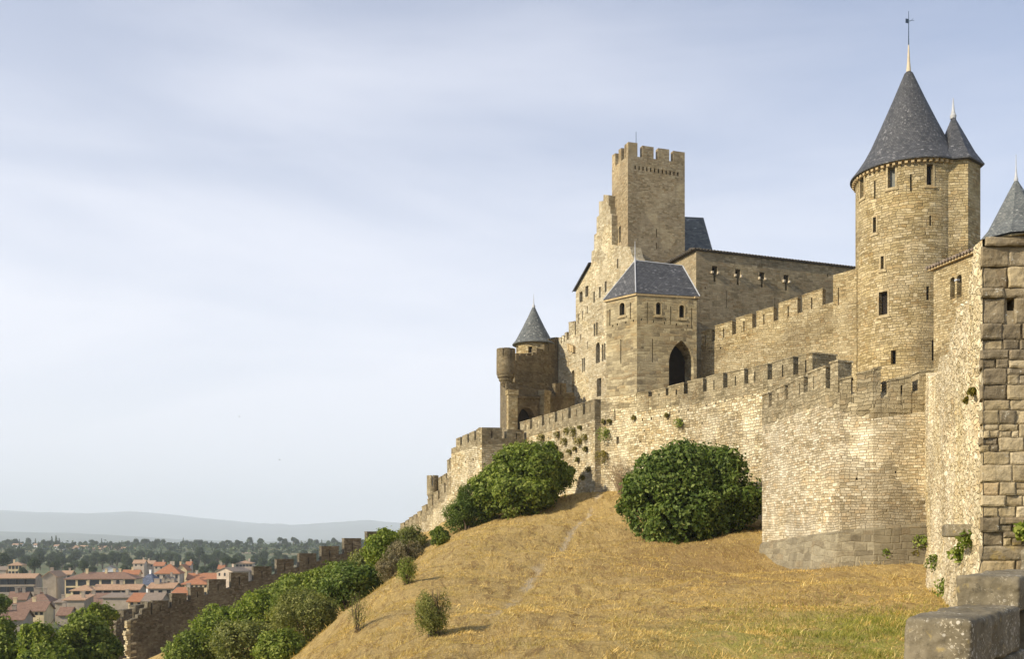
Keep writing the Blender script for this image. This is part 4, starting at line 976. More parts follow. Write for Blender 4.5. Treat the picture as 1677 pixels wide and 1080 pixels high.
mb = MB(); s0 = E.s(1022.5); prism(mb, E, [(s0,fzz+0.004),(E.L-0.72,fzz+0.004),(E.L-0.72,ZZ(235,125.5)),(s0,ZZ(236,125.5))], [], 0.65, 0.003); mb.build('merlon', M_KEP, t)
pa = Vector((*XY(1041.7,126.5), fzz)); mb = MB(); mb.tube(pa, pa+Vector((0,0,3.6)), 0.05, 0.03, 6); mb.build('antenna', M_IRON, t)

# --- slate roofed tower behind the keep
t = empty('slate_roofed_tower', XY(1130,134)+(4,), 'steep green-grey slate roof showing behind the tallest tower', 'tower')
R0, R1, R2, R3 = XY(1085,130), XY(1168,131), (XY(1168,131)[0]+1.0,138), (XY(1085,130)[0]+1,138)
zE = ZZ(413,131); shell('wall', t, [R0,R1,R2,R3], 2, zE-0.02, M_CAS)
a_, b_ = Vector((*XY(1100,134), ZZ(354,134))), Vector((*XY(1152,134), ZZ(356.5,134)))
poly_roof(t, [[(*R0,zE),(*R1,zE),tuple(b_),tuple(a_)],[(*R1,zE),(*R2,zE),tuple(b_)],[(*R2,zE),(*R3,zE),tuple(a_),tuple(b_)],[(*R3,zE),(*R0,zE),tuple(a_)]], M_SLG)

# --- stepped gable facade
t = empty('stepped_facade', XY(960,133)+(3,), 'tall sunlit pale facade with a stepped gable and many small windows left of the gatehouse', 'building')
EF = Edge(XY(943,136.5), XY(1045,121.6))
outl = [(943,676),(1045,676),(1043,432),(1036,421),(1031,404),(1002,401),(1001.5,352),(999.5,350),(999.5,338),(996.7,338),(996.7,319.5),(988.4,319),(988,329),(981,330),(981,353),(977,356),(977,382),(973,385),(973,409),(969,412),(968,433),(943,474)]
ol = [(EF.s(x), EF.z(y, EF.s(x))) for x, y in outl]; ol = [(s, max(z, 3.0) if i > 1 else 3.0) for i, (s, z) in enumerate(ol)]
mb = MB()
W_ = [('rect',949,954,478,495),('rect',958.6,963.6,468.5,486),('rect',971.8,974.2,478,496),('rect',981,983.7,470,488),('rect',990.4,993.4,461,479),
      H('slit',946.8,1.3,515,530),H('slit',954.3,1.3,509,524),H('slit',961.7,1.3,502,514),('arch',972.4,974.9,530,551),('arch',976.2,978.7,528,549),
      ('arch',975.8,982.4,561,595),('arch',985.8,988.4,564,592),('arch',989.2,991.6,562,590),('arch',953.3,955.4,587,610),('arch',956.1,958.2,586,609),('rect',977.4,984.6,620,650,0.7),
      H('slit',962.5,1.2,560,572),H('slit',951,1.2,548,558),H('slit',1011.5,2.2,424,440)]
lps = openings(EF, mb, t, W_, M_DARK)
tri_face(mb, EF, ol, lps); 
# side and back of the slab
for i in range(len(ol)):
    a, b2 = ol[i], ol[(i+1) % len(ol)]
    mb.face([EF.P(a[0],a[1],0), EF.P(a[0],a[1],-1.6), EF.P(b2[0],b2[1],-1.6), EF.P(b2[0],b2[1],0)])
tri_face(mb, EF, ol, [], -1.6, True)
mb.build('wall', M_FAC, t)
zl, zh = EF.z(473,0), EF.z(432,EF.s(967.5)); sR = EF.s(967.8)
a_ = EF.P(-0.35,zl-0.35,0.4); b_ = EF.P(sR,zh+0.1,0.4); c_ = EF.P(sR,zh+1.2,-6); d_ = EF.P(-0.35,zl+0.2,-6)
poly_roof(t, [[a_,b_,c_,d_],[a_+Vector((0,0,-.2)),b_+Vector((0,0,-.2)),b_,a_],[d_,c_,c_+Vector((0,0,-.3)),d_+Vector((0,0,-.3))]], M_SLA, 'lean_to_roof')
mb = MB(); Eb = Edge(EF.P(0,0,-6).xy, EF.P(0,0,-1.601).xy); tri_face(mb, Eb, [(0,3),(Eb.L,3),(Eb.L,zl-0.25),(0,zl-0.1)], []); mb.build('side_wall', M_FAC, t)

# --- sunlit crenellated wall left of the facade
t = empty('upper_court_wall', XY(928,139)+(3,), 'narrow sunlit crenellated wall with one tall merlon between the facade and the shaded tower', 'wall')
wall_run(t, [(914.5,138.9),(943.8,136.4)], [(914,566),(931,552),(945,548)], 1.4, M_FAC, M_FAC, 1.0, 3, [(915,918.6,556,553.5),(920.2,923.4,552,550),(925,928.6,548,545),(931.5,941.5,529,527)], 1.2, {0:[('arch',936.3,940.8,607,648,0.8)]}, slit=False)
Eq = Edge(XY(914.5,138.9), XY(943.8,136.4)); mb = MB()
for i in range(4):
    s = Eq.s(933+i*2.4); mb.box(Eq.P(s, Eq.z(569,s)-0.1*i%2, 0.18), (0.25,0.35,0.9), math.atan2(Eq.d.y,Eq.d.x), .04)
mb.build('corbels', M_CORB, t)

# --- shaded west tower with round turret and gallery
t = empty('west_tower', XY(880,128)+(3,), 'shaded brown tower with stepped merlons and a round corner turret, left of the facade', 'tower')
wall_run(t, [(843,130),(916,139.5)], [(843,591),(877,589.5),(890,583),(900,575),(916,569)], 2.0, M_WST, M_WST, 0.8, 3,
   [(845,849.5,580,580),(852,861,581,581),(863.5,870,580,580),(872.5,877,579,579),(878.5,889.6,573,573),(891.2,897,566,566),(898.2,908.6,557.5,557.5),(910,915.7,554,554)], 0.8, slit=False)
V0, V1, V2, V3 = XY(819,131.5), XY(829,124.0), XY(845,124.4), XY(941,134.3)
V4, V5 = (V3[0]-1.0, V3[1]+2.0), (V0[0]+4, V0[1]+4)
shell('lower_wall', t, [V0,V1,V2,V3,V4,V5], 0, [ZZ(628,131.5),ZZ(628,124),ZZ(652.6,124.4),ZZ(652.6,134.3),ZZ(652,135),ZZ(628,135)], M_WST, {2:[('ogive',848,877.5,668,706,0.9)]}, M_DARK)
E = Edge(V2, V3); mb = MB()
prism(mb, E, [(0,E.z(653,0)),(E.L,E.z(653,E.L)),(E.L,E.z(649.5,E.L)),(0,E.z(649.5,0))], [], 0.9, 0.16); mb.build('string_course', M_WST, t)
s0, s1, s2 = E.s(910), E.s(928), E.L; z0_ = E.z(649.4, s1)
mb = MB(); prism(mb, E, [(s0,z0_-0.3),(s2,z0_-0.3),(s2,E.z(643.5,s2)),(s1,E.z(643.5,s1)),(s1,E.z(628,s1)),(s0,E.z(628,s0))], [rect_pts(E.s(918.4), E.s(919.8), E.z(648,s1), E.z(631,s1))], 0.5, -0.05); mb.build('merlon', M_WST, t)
# sheer wall between gallery and string course
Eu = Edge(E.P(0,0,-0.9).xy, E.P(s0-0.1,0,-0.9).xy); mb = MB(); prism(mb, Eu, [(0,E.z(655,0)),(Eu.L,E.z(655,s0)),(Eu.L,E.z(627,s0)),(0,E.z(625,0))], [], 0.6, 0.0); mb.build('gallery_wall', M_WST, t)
# buttresses
for a, b2, y0 in ((829.5,844.5,640),(883.6,893.4,640)):
    Ex = Edge(V1,V2) if a < 840 else E; sa, sb = Ex.s(a), Ex.s(b2); mb = MB()
    prism(mb, Ex, [(sa,2),(sb,2),(sb,Ex.z(y0+8,sb)),(sa,Ex.z(y0+8,sa))], [], 0.9, 0.75); prism(mb, Ex, [(sa-.1,Ex.z(y0+8,sa)+.003),(sb+.1,Ex.z(y0+8,sa)+.003),(sb+.1,Ex.z(y0,sa)),(sa-.1,Ex.z(y0,sa))], [], 1.0, 0.86)
    mb.build('buttress', M_CAS, t)
bc = XY(828.6,125.6); rB = 1.2; zb0, zb1 = ZZ(614,125.6), ZZ(586,125.6)
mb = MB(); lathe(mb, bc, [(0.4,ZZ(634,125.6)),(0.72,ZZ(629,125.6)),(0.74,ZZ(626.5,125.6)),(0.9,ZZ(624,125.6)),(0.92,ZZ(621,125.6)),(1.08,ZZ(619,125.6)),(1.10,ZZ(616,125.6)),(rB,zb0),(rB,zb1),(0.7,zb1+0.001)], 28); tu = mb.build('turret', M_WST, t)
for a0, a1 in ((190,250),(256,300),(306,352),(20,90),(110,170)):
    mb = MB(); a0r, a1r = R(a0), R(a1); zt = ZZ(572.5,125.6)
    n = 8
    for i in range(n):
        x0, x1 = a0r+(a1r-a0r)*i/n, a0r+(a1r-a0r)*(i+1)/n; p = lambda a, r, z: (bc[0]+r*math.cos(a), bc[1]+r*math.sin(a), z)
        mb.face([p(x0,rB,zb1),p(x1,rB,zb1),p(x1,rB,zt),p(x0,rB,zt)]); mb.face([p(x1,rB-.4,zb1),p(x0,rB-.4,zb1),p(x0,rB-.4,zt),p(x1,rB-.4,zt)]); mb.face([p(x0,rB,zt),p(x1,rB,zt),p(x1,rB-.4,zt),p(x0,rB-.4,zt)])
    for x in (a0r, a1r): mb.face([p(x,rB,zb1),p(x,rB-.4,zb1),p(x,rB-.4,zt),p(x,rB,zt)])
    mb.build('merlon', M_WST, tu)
# --- round tower with cone behind it
cx_ = XY(874,139); t = empty('cone_tower', (*cx_,3), 'small round tower with a grey cone roof behind the shaded west tower', 'tower')
round_tower(t, cx_, 2.45, 3, ZZ(567,139)+0.1, M_CAS, [('slit',865,871.5,568,578),('slit',845.5,848.5,568,577)], n=40)
cone_roof(t, cx_, [(2.98,ZZ(566,139)),(2.55,ZZ(559,139)),(1.55,ZZ(537,139)),(0.75,ZZ(518,139)),(0.12,ZZ(502,139)),(0,ZZ(500,139))], M_SLG, 48)
finial(t, cx_, ZZ(502,139), ZZ(494,139), ZZ(482,139), 0.2, M_LEAD)

# --- outer curtain, right part
t = empty('outer_curtain_wall', XY(1130,75)+(2,), 'long bright outer wall with nine merlons running from the dark buttress to the bastion', 'wall')
TL = [(980,659),(1040,646),(1062,643),(1091,637),(1121,628),(1152,622),(1185,613),(1220,606),(1258,597),(1300,586),(1331,580)]
gaps = [(1062,1068),(1090.5,1095),(1120,1126.5),(1151.7,1157.8),(1184.7,1191.7),(1219,1226),(1257.5,1265),(1299.5,1308)]
ms = []; cur = 1043
for g in gaps+[(1331,1332)]:
    ms.append((cur, g[0], lerp_py(TL,cur), lerp_py(TL,g[0]))); cur = g[1]
FLR = [(980,657),(1043,661)]+[(g[0], lerp_py(TL,g[0])+ (20 if g[0] < 1200 else 25)) for g in gaps]+[(1331,609)]
rr_ = random.Random(3)
hl = [H('hole',x,2.0,lerp_py(TL,x)+42+rr_.uniform(-2,2),lerp_py(TL,x)+46+rr_.uniform(-1,1)) for x in range(1052,1246,15)]+[H('slit',1007,1.8,668,690),('rect',1009.5,1013.5,716,728,0.4),H('hole',1048,2.2,722,726),H('hole',1055,2,705,708),H('hole',1150,2,692,695),H('hole',1113,2,690,694)]
wall_run(t, [(973,84.25),(1140,74.2),(1250,67),(1331,62.4)], FLR, 1.9, M_OUT, M_PAR, 0.8, -6, ms, 0.9, {0:[h for h in hl if h[2] < 1139], 1:[h for h in hl if h[1] > 1141]}, endmT=1.9)
# raised plain stretch at the left end
Ea = Edge(XY(973,84.25), XY(1140,74.2)); s0, s1 = 0.0, Ea.s(1042); mb = MB()
prism(mb, Ea, [(s0,Ea.z(657,s0)-0.002),(s1,Ea.z(661,s1)-0.002),(s1,Ea.z(646,s1)),(s0+.1,Ea.z(655,s0))], [], 1.5, 0.006); mb.build('raised_wall', M_OUT, t)

# --- outer curtain, left part (steps forward with a dark return face)
t = empty('outer_curtain_wall', XY(915,92)+(3,), 'bright outer wall with plants in its joints between the square corner tower and the dark buttress', 'wall')
TL = [(850,694),(857,692),(920,674),(976,655)]; gaps = [(868,872),(888,891.4),(909,913),(931,935),(954.7,959)]; ms = []; cur = 852
for g in gaps+[(974.2,975)]: ms.append((cur, g[0], lerp_py(TL,cur), lerp_py(TL,g[0]))); cur = g[1]
hl = [H('hole',x,1.8,lerp_py(TL,x)+36,lerp_py(TL,x)+40) for x in range(872,970,13)]+[('rect',911,917,707,709.5,0.3)]
wall_run(t, [(849,99),(974.4,83.3)], [(849,709),(870,703),(890,700),(911,692),(933,686),(957,678),(974.5,674)], 2.1, M_OUT, M_PAR, 0.7, -6, ms, 0.9, {0:hl})

# --- square corner tower of the outer wall
t = empty('square_corner_tower', XY(789,95)+(0,), 'low square wall tower with one shaded and one sunlit face above the round green bush', 'tower')
S0, S1, S2 = XY(739,102.4), XY(789,95), XY(857.8,96.9); S3 = (S0[0]+S2[0]-S1[0], S0[1]+S2[1]-S1[1])
zf = [ZZ(735,102.4), ZZ(718,95), ZZ(719,96.9), ZZ(735,104)]
bd = 0.6
shell('wall', t, [S0,S1,S2,S3], -6, [z-bd for z in zf], M_OUT, {0:[H('hole',x,1.6,y,y+3) for x,y in ((750,760),(762,756),(775,752))]}, M_DARK)
shell('parapet', t, [S0,S1,S2,S3], [z-bd for z in zf], zf, M_PAR)
E = Edge(S1,S2)
for p0, p1, y0, y1, hs in ((789.2,822,700.5,701,805.5),(830,857.6,704,704.6,846)):
    s0, s1 = E.s(p0), E.s(p1); mb = MB(); zz = E.z(y0,s0); zl_ = E.z(718.5,s0)
    prism(mb, E, [(s0,zl_-0.3),(s1,zl_-0.3),(s1,E.z(y1,s1)),(s0,zz)], [rect_pts(E.s(hs-1.1), E.s(hs+1.1), zl_-0.1, E.z(y0+5,s0))], 0.6, 0.01); mb.build('merlon', M_PAR, t)
E = Edge(S0,S1); tl = [(739,733),(747,719),(789,700.5)]
for p0, p1 in ((747,754),(756.8,765.5),(768.3,777),(779.6,788.9)):
    s0, s1 = E.s(p0), min(E.s(p1), E.L-0.62 if p1 > 788 else 99); mb = MB(); fz = min(E.z(lerp_py([(739,735),(789,718)],p0),s0), E.z(lerp_py([(739,735),(789,718)],p1),s1))
    if p1 > 788: s1 = E.L-0.61
    prism(mb, E, [(s0,fz-0.3),(s1,fz-0.3),(s1,E.z(lerp_py(tl,p1),s1)),(s0,E.z(lerp_py(tl,p0),s0))], [], 0.6, 0.012); mb.build('merlon', M_PAR, t)

# --- descending stepped wall with bartizan
t = empty('descending_wall', XY(700,113)+(-2,), 'outer wall stepping down the slope left of the square corner tower', 'wall')
wall_run(t, [(655,128),(700,113),(745,101.9)], [(655,866),(664,862),(683,853),(690.5,849),(699.5,838),(709,827),(719,817),(729,805),(745,791)], 1.4, M_OUT, M_PAR, 0.5, -8,
  [(656,662,860,857),(664,669,856,852),(670.2,676,850,847),(677.2,682.4,846,843),(683.8,690,841,838),(691.3,698.8,832,827),(700.4,708,820,815.5),(710.2,717.6,810,805),(720.2,727.8,797,793),(730.2,739.6,787,781)], 0.8, slit=False)
t = empty('stair_wall', XY(730,108)+(-2,), 'higher stepped wall behind the descending wall next to the round watch turret', 'wall')
wall_run(t, [(705,116),(747,104.5)], [(705,803),(720,794),(732,790),(747,786)], 1.4, M_OUT, M_PAR, 0.5, -6, [(716,722.8,787,781),(724.5,731,782,776.5)], 0.8, slit=False)
wall_run(t, [(732.4,108.2),(747.5,104.2)], [(732,763),(747.5,757)], 2.0, M_OUT, M_PAR, 0.5, -6, [(732.6,735.8,756,754),(736.8,740,753,751),(741,746.5,750,747.5)], 0.8, slit=False, lower='raised_wall')
bc = XY(708.6,112.5); t = empty('watch_turret', (*bc,4), 'small round watch turret corbelled out of the descending wall', 'turret')
z_ = lambda y: ZZ(y,112.5)
mb = MB(); lathe(mb, bc, [(0.35,z_(826)),(0.5,z_(818)),(0.55,z_(814)),(0.66,z_(811)),(0.66,z_(797)),(0.3,z_(796.9))], 24); mb.build('wall', M_PAR, t)
for a0, a1 in ((205,262),(275,345),(0,70),(95,180)):
    mb = MB(); n = 6; rB = 0.66; zb1 = z_(797.01); zt = z_(779.5)
    for i in range(n):
        x0, x1 = R(a0+(a1-a0)*i/n), R(a0+(a1-a0)*(i+1)/n); p = lambda a, r, z: (bc[0]+r*math.cos(a), bc[1]+r*math.sin(a), z)
        mb.face([p(x0,rB,zb1),p(x1,rB,zb1),p(x1,rB,zt),p(x0,rB,zt)]); mb.face([p(x1,.35,zb1),p(x0,.35,zb1),p(x0,.35,zt),p(x1,.35,zt)]); mb.face([p(x0,rB,zt),p(x1,rB,zt),p(x1,.35,zt),p(x0,.35,zt)])
    for x in (R(a0), R(a1)): mb.face([p(x,rB,zb1),p(x,.35,zb1),p(x,.35,zt),p(x,rB,zt)])
    mb.build('merlon', M_PAR, t)

# --- bastion
t = empty('bastion', XY(1375,46.4)+(-2,), 'curved projecting bastion with a dark stone plinth in the middle right foreground', 'bastion')
BP = [(1248,54.5),(1300,50.4),(1345,47.7),(1375,46.5),(1430,45.9),(1530,45.9)]
ms = [(1248.5,1259,650,646),(1265,1286,642,632.5),(1291.5,1317,629,617.5),(1323.6,1352.6,613.5,601.5),(1360,1372.9,596,592.5),(1374.4,1393.7,626,619),(1403.6,1442,615,603),(1454,1492,627,615),(1505,1529,611,606)]
rr_ = random.Random(5); hs = {0:[],1:[],2:[],3:[],4:[]}
for x, y in ((1256,684),(1268,686),(1281,676),(1293,672),(1306,668),(1330,657),(1349,652),(1367,664),(1388,668),(1409,659),(1436,672),(1461,677),(1483,671),(1345,724),(1403,783),(1467,772),(1502,786),(1318,784),(1290,738)):
    w = 3.2 if (x,y) in ((1345,724),(1403,783),(1467,772)) else 2.0; h = 6 if y < 700 else (9 if y == 724 else 4)
    for i in range(5):
        if BP[i][0]+1.5 < x-w/2 and x+w/2 < BP[i+1][0]-1.5: hs[i].append(H('hole', x, w, y, y+h))
BFL = [(1248,672),(1286,656),(1320,643),(1356,628),(1373,627),(1374,643),(1398,645),(1402,646),(1442,658),(1454,659),(1480,650),(1505,645),(1530,640)]
wall_run(t, BP, BFL, 1.3, M_BAS, M_PAR, 0.9, -5, ms, 0.8, hs)
# battered plinth
pts = [Vector(XY(*p)) for p in BP]; ptop = [(1248,893),(1300,884),(1400,871),(1530,860)]
def offs(k):
    f = strip([tuple(p) for p in pts], -k); return f[len(pts):][::-1]
o1, o2, o3 = offs(0.001), offs(0.13), offs(0.85); mb = MB(); u = 0
zt = [ZZ(lerp_py(ptop, p[0]), p[1]) for p in BP]
sgs = 14
for i in range(len(pts)-1):
    L = (pts[i+1]-pts[i]).length
    def P_(o_, z): return (o_[0], o_[1], z)
    mb.face([P_(o3[i],-4.5),P_(o3[i+1],-4.5),P_(o2[i+1],zt[i+1]),P_(o2[i],zt[i])], [(u,-4.5),(u+L,-4.5),(u+L,zt[i+1]),(u,zt[i])])
    mb.face([P_(o2[i],zt[i]),P_(o2[i+1],zt[i+1]),P_(o1[i+1],zt[i+1]+0.12),P_(o1[i],zt[i]+0.12)]); u += L
p0, p1_ = o3[0], pts[0]
bk = (pts[0].x+2.0, pts[0].y+0.6)
mb.face([(o3[0][0],o3[0][1],-4.5),(o2[0][0],o2[0][1],zt[0]),(bk[0],bk[1],zt[0]),(bk[0],bk[1],-4.5)])
mb.build('plinth', M_PLI, t)
# flank wall running back from the bastion to the curtain
EB = Edge(XY(1262,67.5), XY(1250.5,54.8)); mb = MB(); prism(mb, EB, [(0,-5),(EB.L,-5),(EB.L,ZZ(672,54.8)),(0,ZZ(672,54.8))], [], 1.0, 0.0); mb.build('flank_wall', M_BAS, t)

# --- valley wall stepping down to the town
t = empty('barbican_wall', XY(400,136)+(-12,), 'dark crenellated wall stepping down the slope towards the town', 'wall')
ms = [(249.6,276,986,986),(281.4,305.6,974,974),(312,334,964,964)]
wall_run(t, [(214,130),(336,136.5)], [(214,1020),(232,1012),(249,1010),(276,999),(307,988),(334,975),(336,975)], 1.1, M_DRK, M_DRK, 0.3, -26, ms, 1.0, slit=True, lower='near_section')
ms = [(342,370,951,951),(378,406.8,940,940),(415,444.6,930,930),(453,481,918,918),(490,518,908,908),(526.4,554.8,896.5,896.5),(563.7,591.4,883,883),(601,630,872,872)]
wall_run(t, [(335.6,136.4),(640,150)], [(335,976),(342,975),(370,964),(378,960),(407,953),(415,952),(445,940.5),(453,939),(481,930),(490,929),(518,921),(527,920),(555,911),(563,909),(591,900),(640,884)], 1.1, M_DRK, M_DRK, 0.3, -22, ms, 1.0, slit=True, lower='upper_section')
# ragged sunlit end of that wall: toothed stones
mb = MB(); E = Edge(XY(214,130), XY(336,136.5)); rr_ = random.Random(11)
zz = ZZ(1018,130)
e0 = Vector(XY(214,130))
for i in range(26):
    h = rr_.uniform(.26,.42); L = rr_.uniform(.35,1.0); zz -= h
    mb.box((e0.x-E.d.x*L*0.5+0.35-E.n.x*0.5+rr_.uniform(-.05,.05), e0.y-E.d.y*L*0.5-E.n.y*0.5+.3, zz+h/2), (L+0.5,0.95,h-0.02), math.atan2(E.d.y,E.d.x), 0.04)
mb.build('toothed_end', M_OUT, t)
st = [(218,1013,1022),(228,1006,1014),(233,1000,1010),(239,994,1006),(244.5,988,1004)]
for i, (x, y0, y1) in enumerate(st):
    pass
mb = MB(); prism(mb, E, [(E.s(214.5),E.z(1021,0)),(E.s(247),E.z(1011,0)),(E.s(247),E.z(988,0)),(E.s(242),E.z(988,0)),(E.s(241),E.z(998,0)),(E.s(233),E.z(999,0)),(E.s(232),E.z(1008,0)),(E.s(226),E.z(1009,0)),(E.s(225),E.z(1014,0)),(E.s(214.5),E.z(1016,0))], [], 1.05, 0.005)
mb.build('stepped_top', M_DRK, t)
t = empty('lower_barbican_wall', XY(215,142)+(-20,), 'short crenellated wall stretch behind the ragged end of the dark wall', 'wall')
wall_run(t, [(190,138),(250,146)], [(190,1024),(215,1018),(237,1010),(250,1003)], 1.1, M_DRK, M_DRK, 0.3, -26, [(191,197,1008,1007),(202,216.5,1001,999),(221.5,236,994,992),(241.5,250,987,987)], 1.0, slit=False)

# ------------------------------------------------------------------ vegetation
def unit(n):
    v = rng.normal(size=(n,3)); return v/np.linalg.norm(v, axis=1)[:,None]
def leaf_arrays(C_, N_, size, aspect=0.55, fold=0.25):
    """diamond leaves (two triangles as one folded quad) at centres C_, facing N_"""
    n = len(C_); t = np.cross(N_, unit(n)); t /= np.linalg.norm(t, axis=1)[:,None]+1e-9; b = np.cross(N_, t)
    s = size*(0.6+0.8*rng.random(n))[:,None]
    q = np.stack([C_-t*s*0.5, C_+b*s*aspect*0.5+N_*s*fold*0.3, C_+t*s*0.5-N_*s*fold*0.2, C_-b*s*aspect*0.5+N_*s*fold*0.3], 1)
    return q.reshape(-1,3)
def quad_mesh(name, V, mat, parent=None):
    f = np.arange(len(V)).reshape(-1,4); me = bpy.data.meshes.new(name); np_mesh(me, V, f); me.update()
    return link(name, me, mat, parent)
def crown_points(blobs, n, lump=0.25, inner=0.55, drop=0.75):
    B = np.array(blobs, float); w = B[:,3]**2*(B[:,4] if B.shape[1] > 4 else 1); w = w/w.sum(); k = rng.choice(len(B), size=int(n*1.6), p=w)
    d = unit(len(k)); 
    rad = inner+(1.02-inner)*rng.random(len(k))**0.55+np.where(rng.random(len(k)) < 0.16, rng.random(len(k))*0.28, 0)
    lm = 1+lump*(fbm(d[:,0]*2.6+k*7.1+d[:,2]*1.3, d[:,1]*2.6+d[:,2]*2.6+k*3.3, 4)*2)
    sc = np.stack([np.ones(len(k)), np.ones(len(k)), B[k,4] if B.shape[1] > 4 else np.ones(len(k))], 1)
    P = B[k,:3]+d*sc*(B[k,3]*rad*lm)[:,None]
    keep = np.ones(len(k), bool)
    for j in range(len(B)):
        o = (k != j); q = (P-B[j,:3]); 
        if B.shape[1] > 4: q = q/np.array([1,1,B[j,4]])
        keep &= ~(o & (np.linalg.norm(q, axis=1) < B[j,3]*drop*inner))
    # gaps: drop by noise so that the crown has holes
    g = fbm(P[:,0]*1.1+P[:,2]*0.7, P[:,1]*1.1-P[:,2]*0.9, 3); keep &= (g > -0.19)
    P, d = P[keep][:n], d[keep][:n]
    N = d*0.9+unit(len(P))*0.9+np.array([0,0,0.35]); N /= np.linalg.norm(N, axis=1)[:,None]
    return P, N
def subblobs(x, y, z, r, n, sq=0.8, k=0.38, up=-0.2):
    """a crown made of many lumps around a core"""
    out = [(x, y, z, r*0.80, sq)]
    for i in range(n):
        d = Vector((random.gauss(0,1), random.gauss(0,1), random.gauss(0,1))).normalized()
        if d.z < up: d.z = abs(d.z)*0.5
        rr = r*k*random.uniform(0.7,1.25); out.append((x+d.x*(r-rr*0.8), y+d.y*(r-rr*0.8), z+d.z*(r-rr*0.8)*sq, rr, 0.9))
    return out
def branches(base, tips, r0, mat=None, name='trunk', parent=None, rnd_=None):
    mb = MB(); base = Vector(base)
    for tp in tips:
        tp = Vector(tp); m1 = base.lerp(tp, 0.35)+Vector((random.uniform(-.2,.2), random.uniform(-.2,.2), 0.1))*(tp-base).length*0.3; m2 = base.lerp(tp, 0.7)+Vector((random.uniform(-.1,.1), random.uniform(-.1,.1), .05))*(tp-base).length
        mb.tube(base-Vector((0,0,0.3)), m1, r0, r0*0.62, 6, False); mb.tube(m1, m2, r0*0.62, r0*0.34, 5, False); mb.tube(m2, tp, r0*0.34, r0*0.1, 4, False)
        for q in range(3):
            a = m1.lerp(tp, 0.25+0.25*q); e = a+Vector((random.gauss(0,1), random.gauss(0,1), random.uniform(.1,1))).normalized()*(tp-base).length*0.3
            mb.tube(a, e, r0*0.22, r0*0.06, 4, False)
    return mb.build(name, mat or M_BARK, parent)
def bush(name, label, cat, blobs, n, ls, mat, base, trunk_r=0.12, group=None, lump=0.25, extra=None, inner=0.5, aspect=0.55):
    t = empty(name, base, label, cat, group)
    P, N = crown_points(blobs, n, lump, inner); V = leaf_arrays(P, N, ls, aspect)
    quad_mesh('foliage', V, mat, t)
    tips = [(b_[0], b_[1], b_[2]+b_[3]*0.4) for b_ in blobs[:6]]
    branches(base, tips, trunk_r, parent=t)
    if extra: extra(t)
    return t
def PB(px, py, Y, rpx, sq=1.0): return (*W(px,py,Y), rpx/F*Y, sq)

# big fig bush in front of the curtain wall
Yb = 63
bl = []
for px, py, r, dy, n_ in ((1105,800,82,0,18),(1155,780,72,1,14),(1065,822,54,-1,9),(1190,828,66,-0.5,14),(1120,850,66,-2.0,12),(1218,822,42,1.5,8),(1090,868,44,-2.5,7),(1055,848,38,-1.5,6),(1150,862,40,-1,6)):
    c = W(px,py,Yb+dy); bl += subblobs(c.x,c.y,c.z,r/F*Yb,n_,0.95,0.34)
bush('fig_bush', 'largest dark green fig bush, touching the bastion and hiding the curtain wall base', 'bush', bl, 62000, 0.27, L_DARK, W(1135,895,62.5), 0.18)
# bush beside square tower
Yb = 82; bl = []
for px, py, r, dy, n_ in ((868,778,58,0,14),(818,800,50,-1,12),(903,788,38,1,9),(850,815,46,-3,10),(885,752,36,1,7),(840,765,42,0,8),(797,826,32,-2,6),(880,808,42,-1,8),(918,780,26,2,5)):
    c = W(px,py,Yb+dy); bl += subblobs(c.x,c.y,c.z,r/F*Yb,n_,0.9,0.36)
bush('broad_bush', 'broad round green bush on the crest below the square corner tower', 'bush', bl, 52000, 0.30, L_MID, W(855,838,81.5), 0.16)
Yb = 80; bl = []
for px, py, r, n_ in ((760,840,34,9),(768,818,26,6),(752,862,24,6),(780,850,28,6)):
    c = W(px,py,Yb); bl += subblobs(c.x,c.y,c.z,r/F*Yb,n_,1.0,0.4)
bush('feathery_bush', 'dark feathery shrub at the left foot of the broad round bush', 'bush', bl, 18000, 0.20, L_DARK, W(764,876,79), 0.08, aspect=0.3)
# dry twiggy shrub against the wall
t = empty('bare_shrub', W(1016,806,80), 'pale leafless twiggy shrub against the curtain wall left of the fig bush', 'shrub'); mb = MB(); b0_ = W(1016,806,80)
for i in range(70):
    e = b0_+Vector((random.gauss(0,0.75), random.gauss(0,.5), random.uniform(1.0,3.0))); m = b0_.lerp(e, .5)+Vector((random.gauss(0,.15),0,random.uniform(.0,.3)))
    mb.tube(b0_+Vector((random.gauss(0,.12),random.gauss(0,.1),-.2)), m, 0.022, 0.014, 4, False); mb.tube(m, e, 0.014, 0.006, 4, False)
    for q in range(3):
        f_ = m.lerp(e, random.random()); mb.tube(f_, f_+Vector((random.gauss(0,.3),random.gauss(0,.2),random.uniform(.1,.4))), 0.009, 0.004, 3, False)
mb.build('twigs', M_DEAD, t)
P, N = crown_points([(b0_.x,b0_.y,b0_.z+1.4,1.0,1.2)], 500, 0.3, 0.2); quad_mesh('foliage', leaf_arrays(P,N,0.10), L_DRY, t)

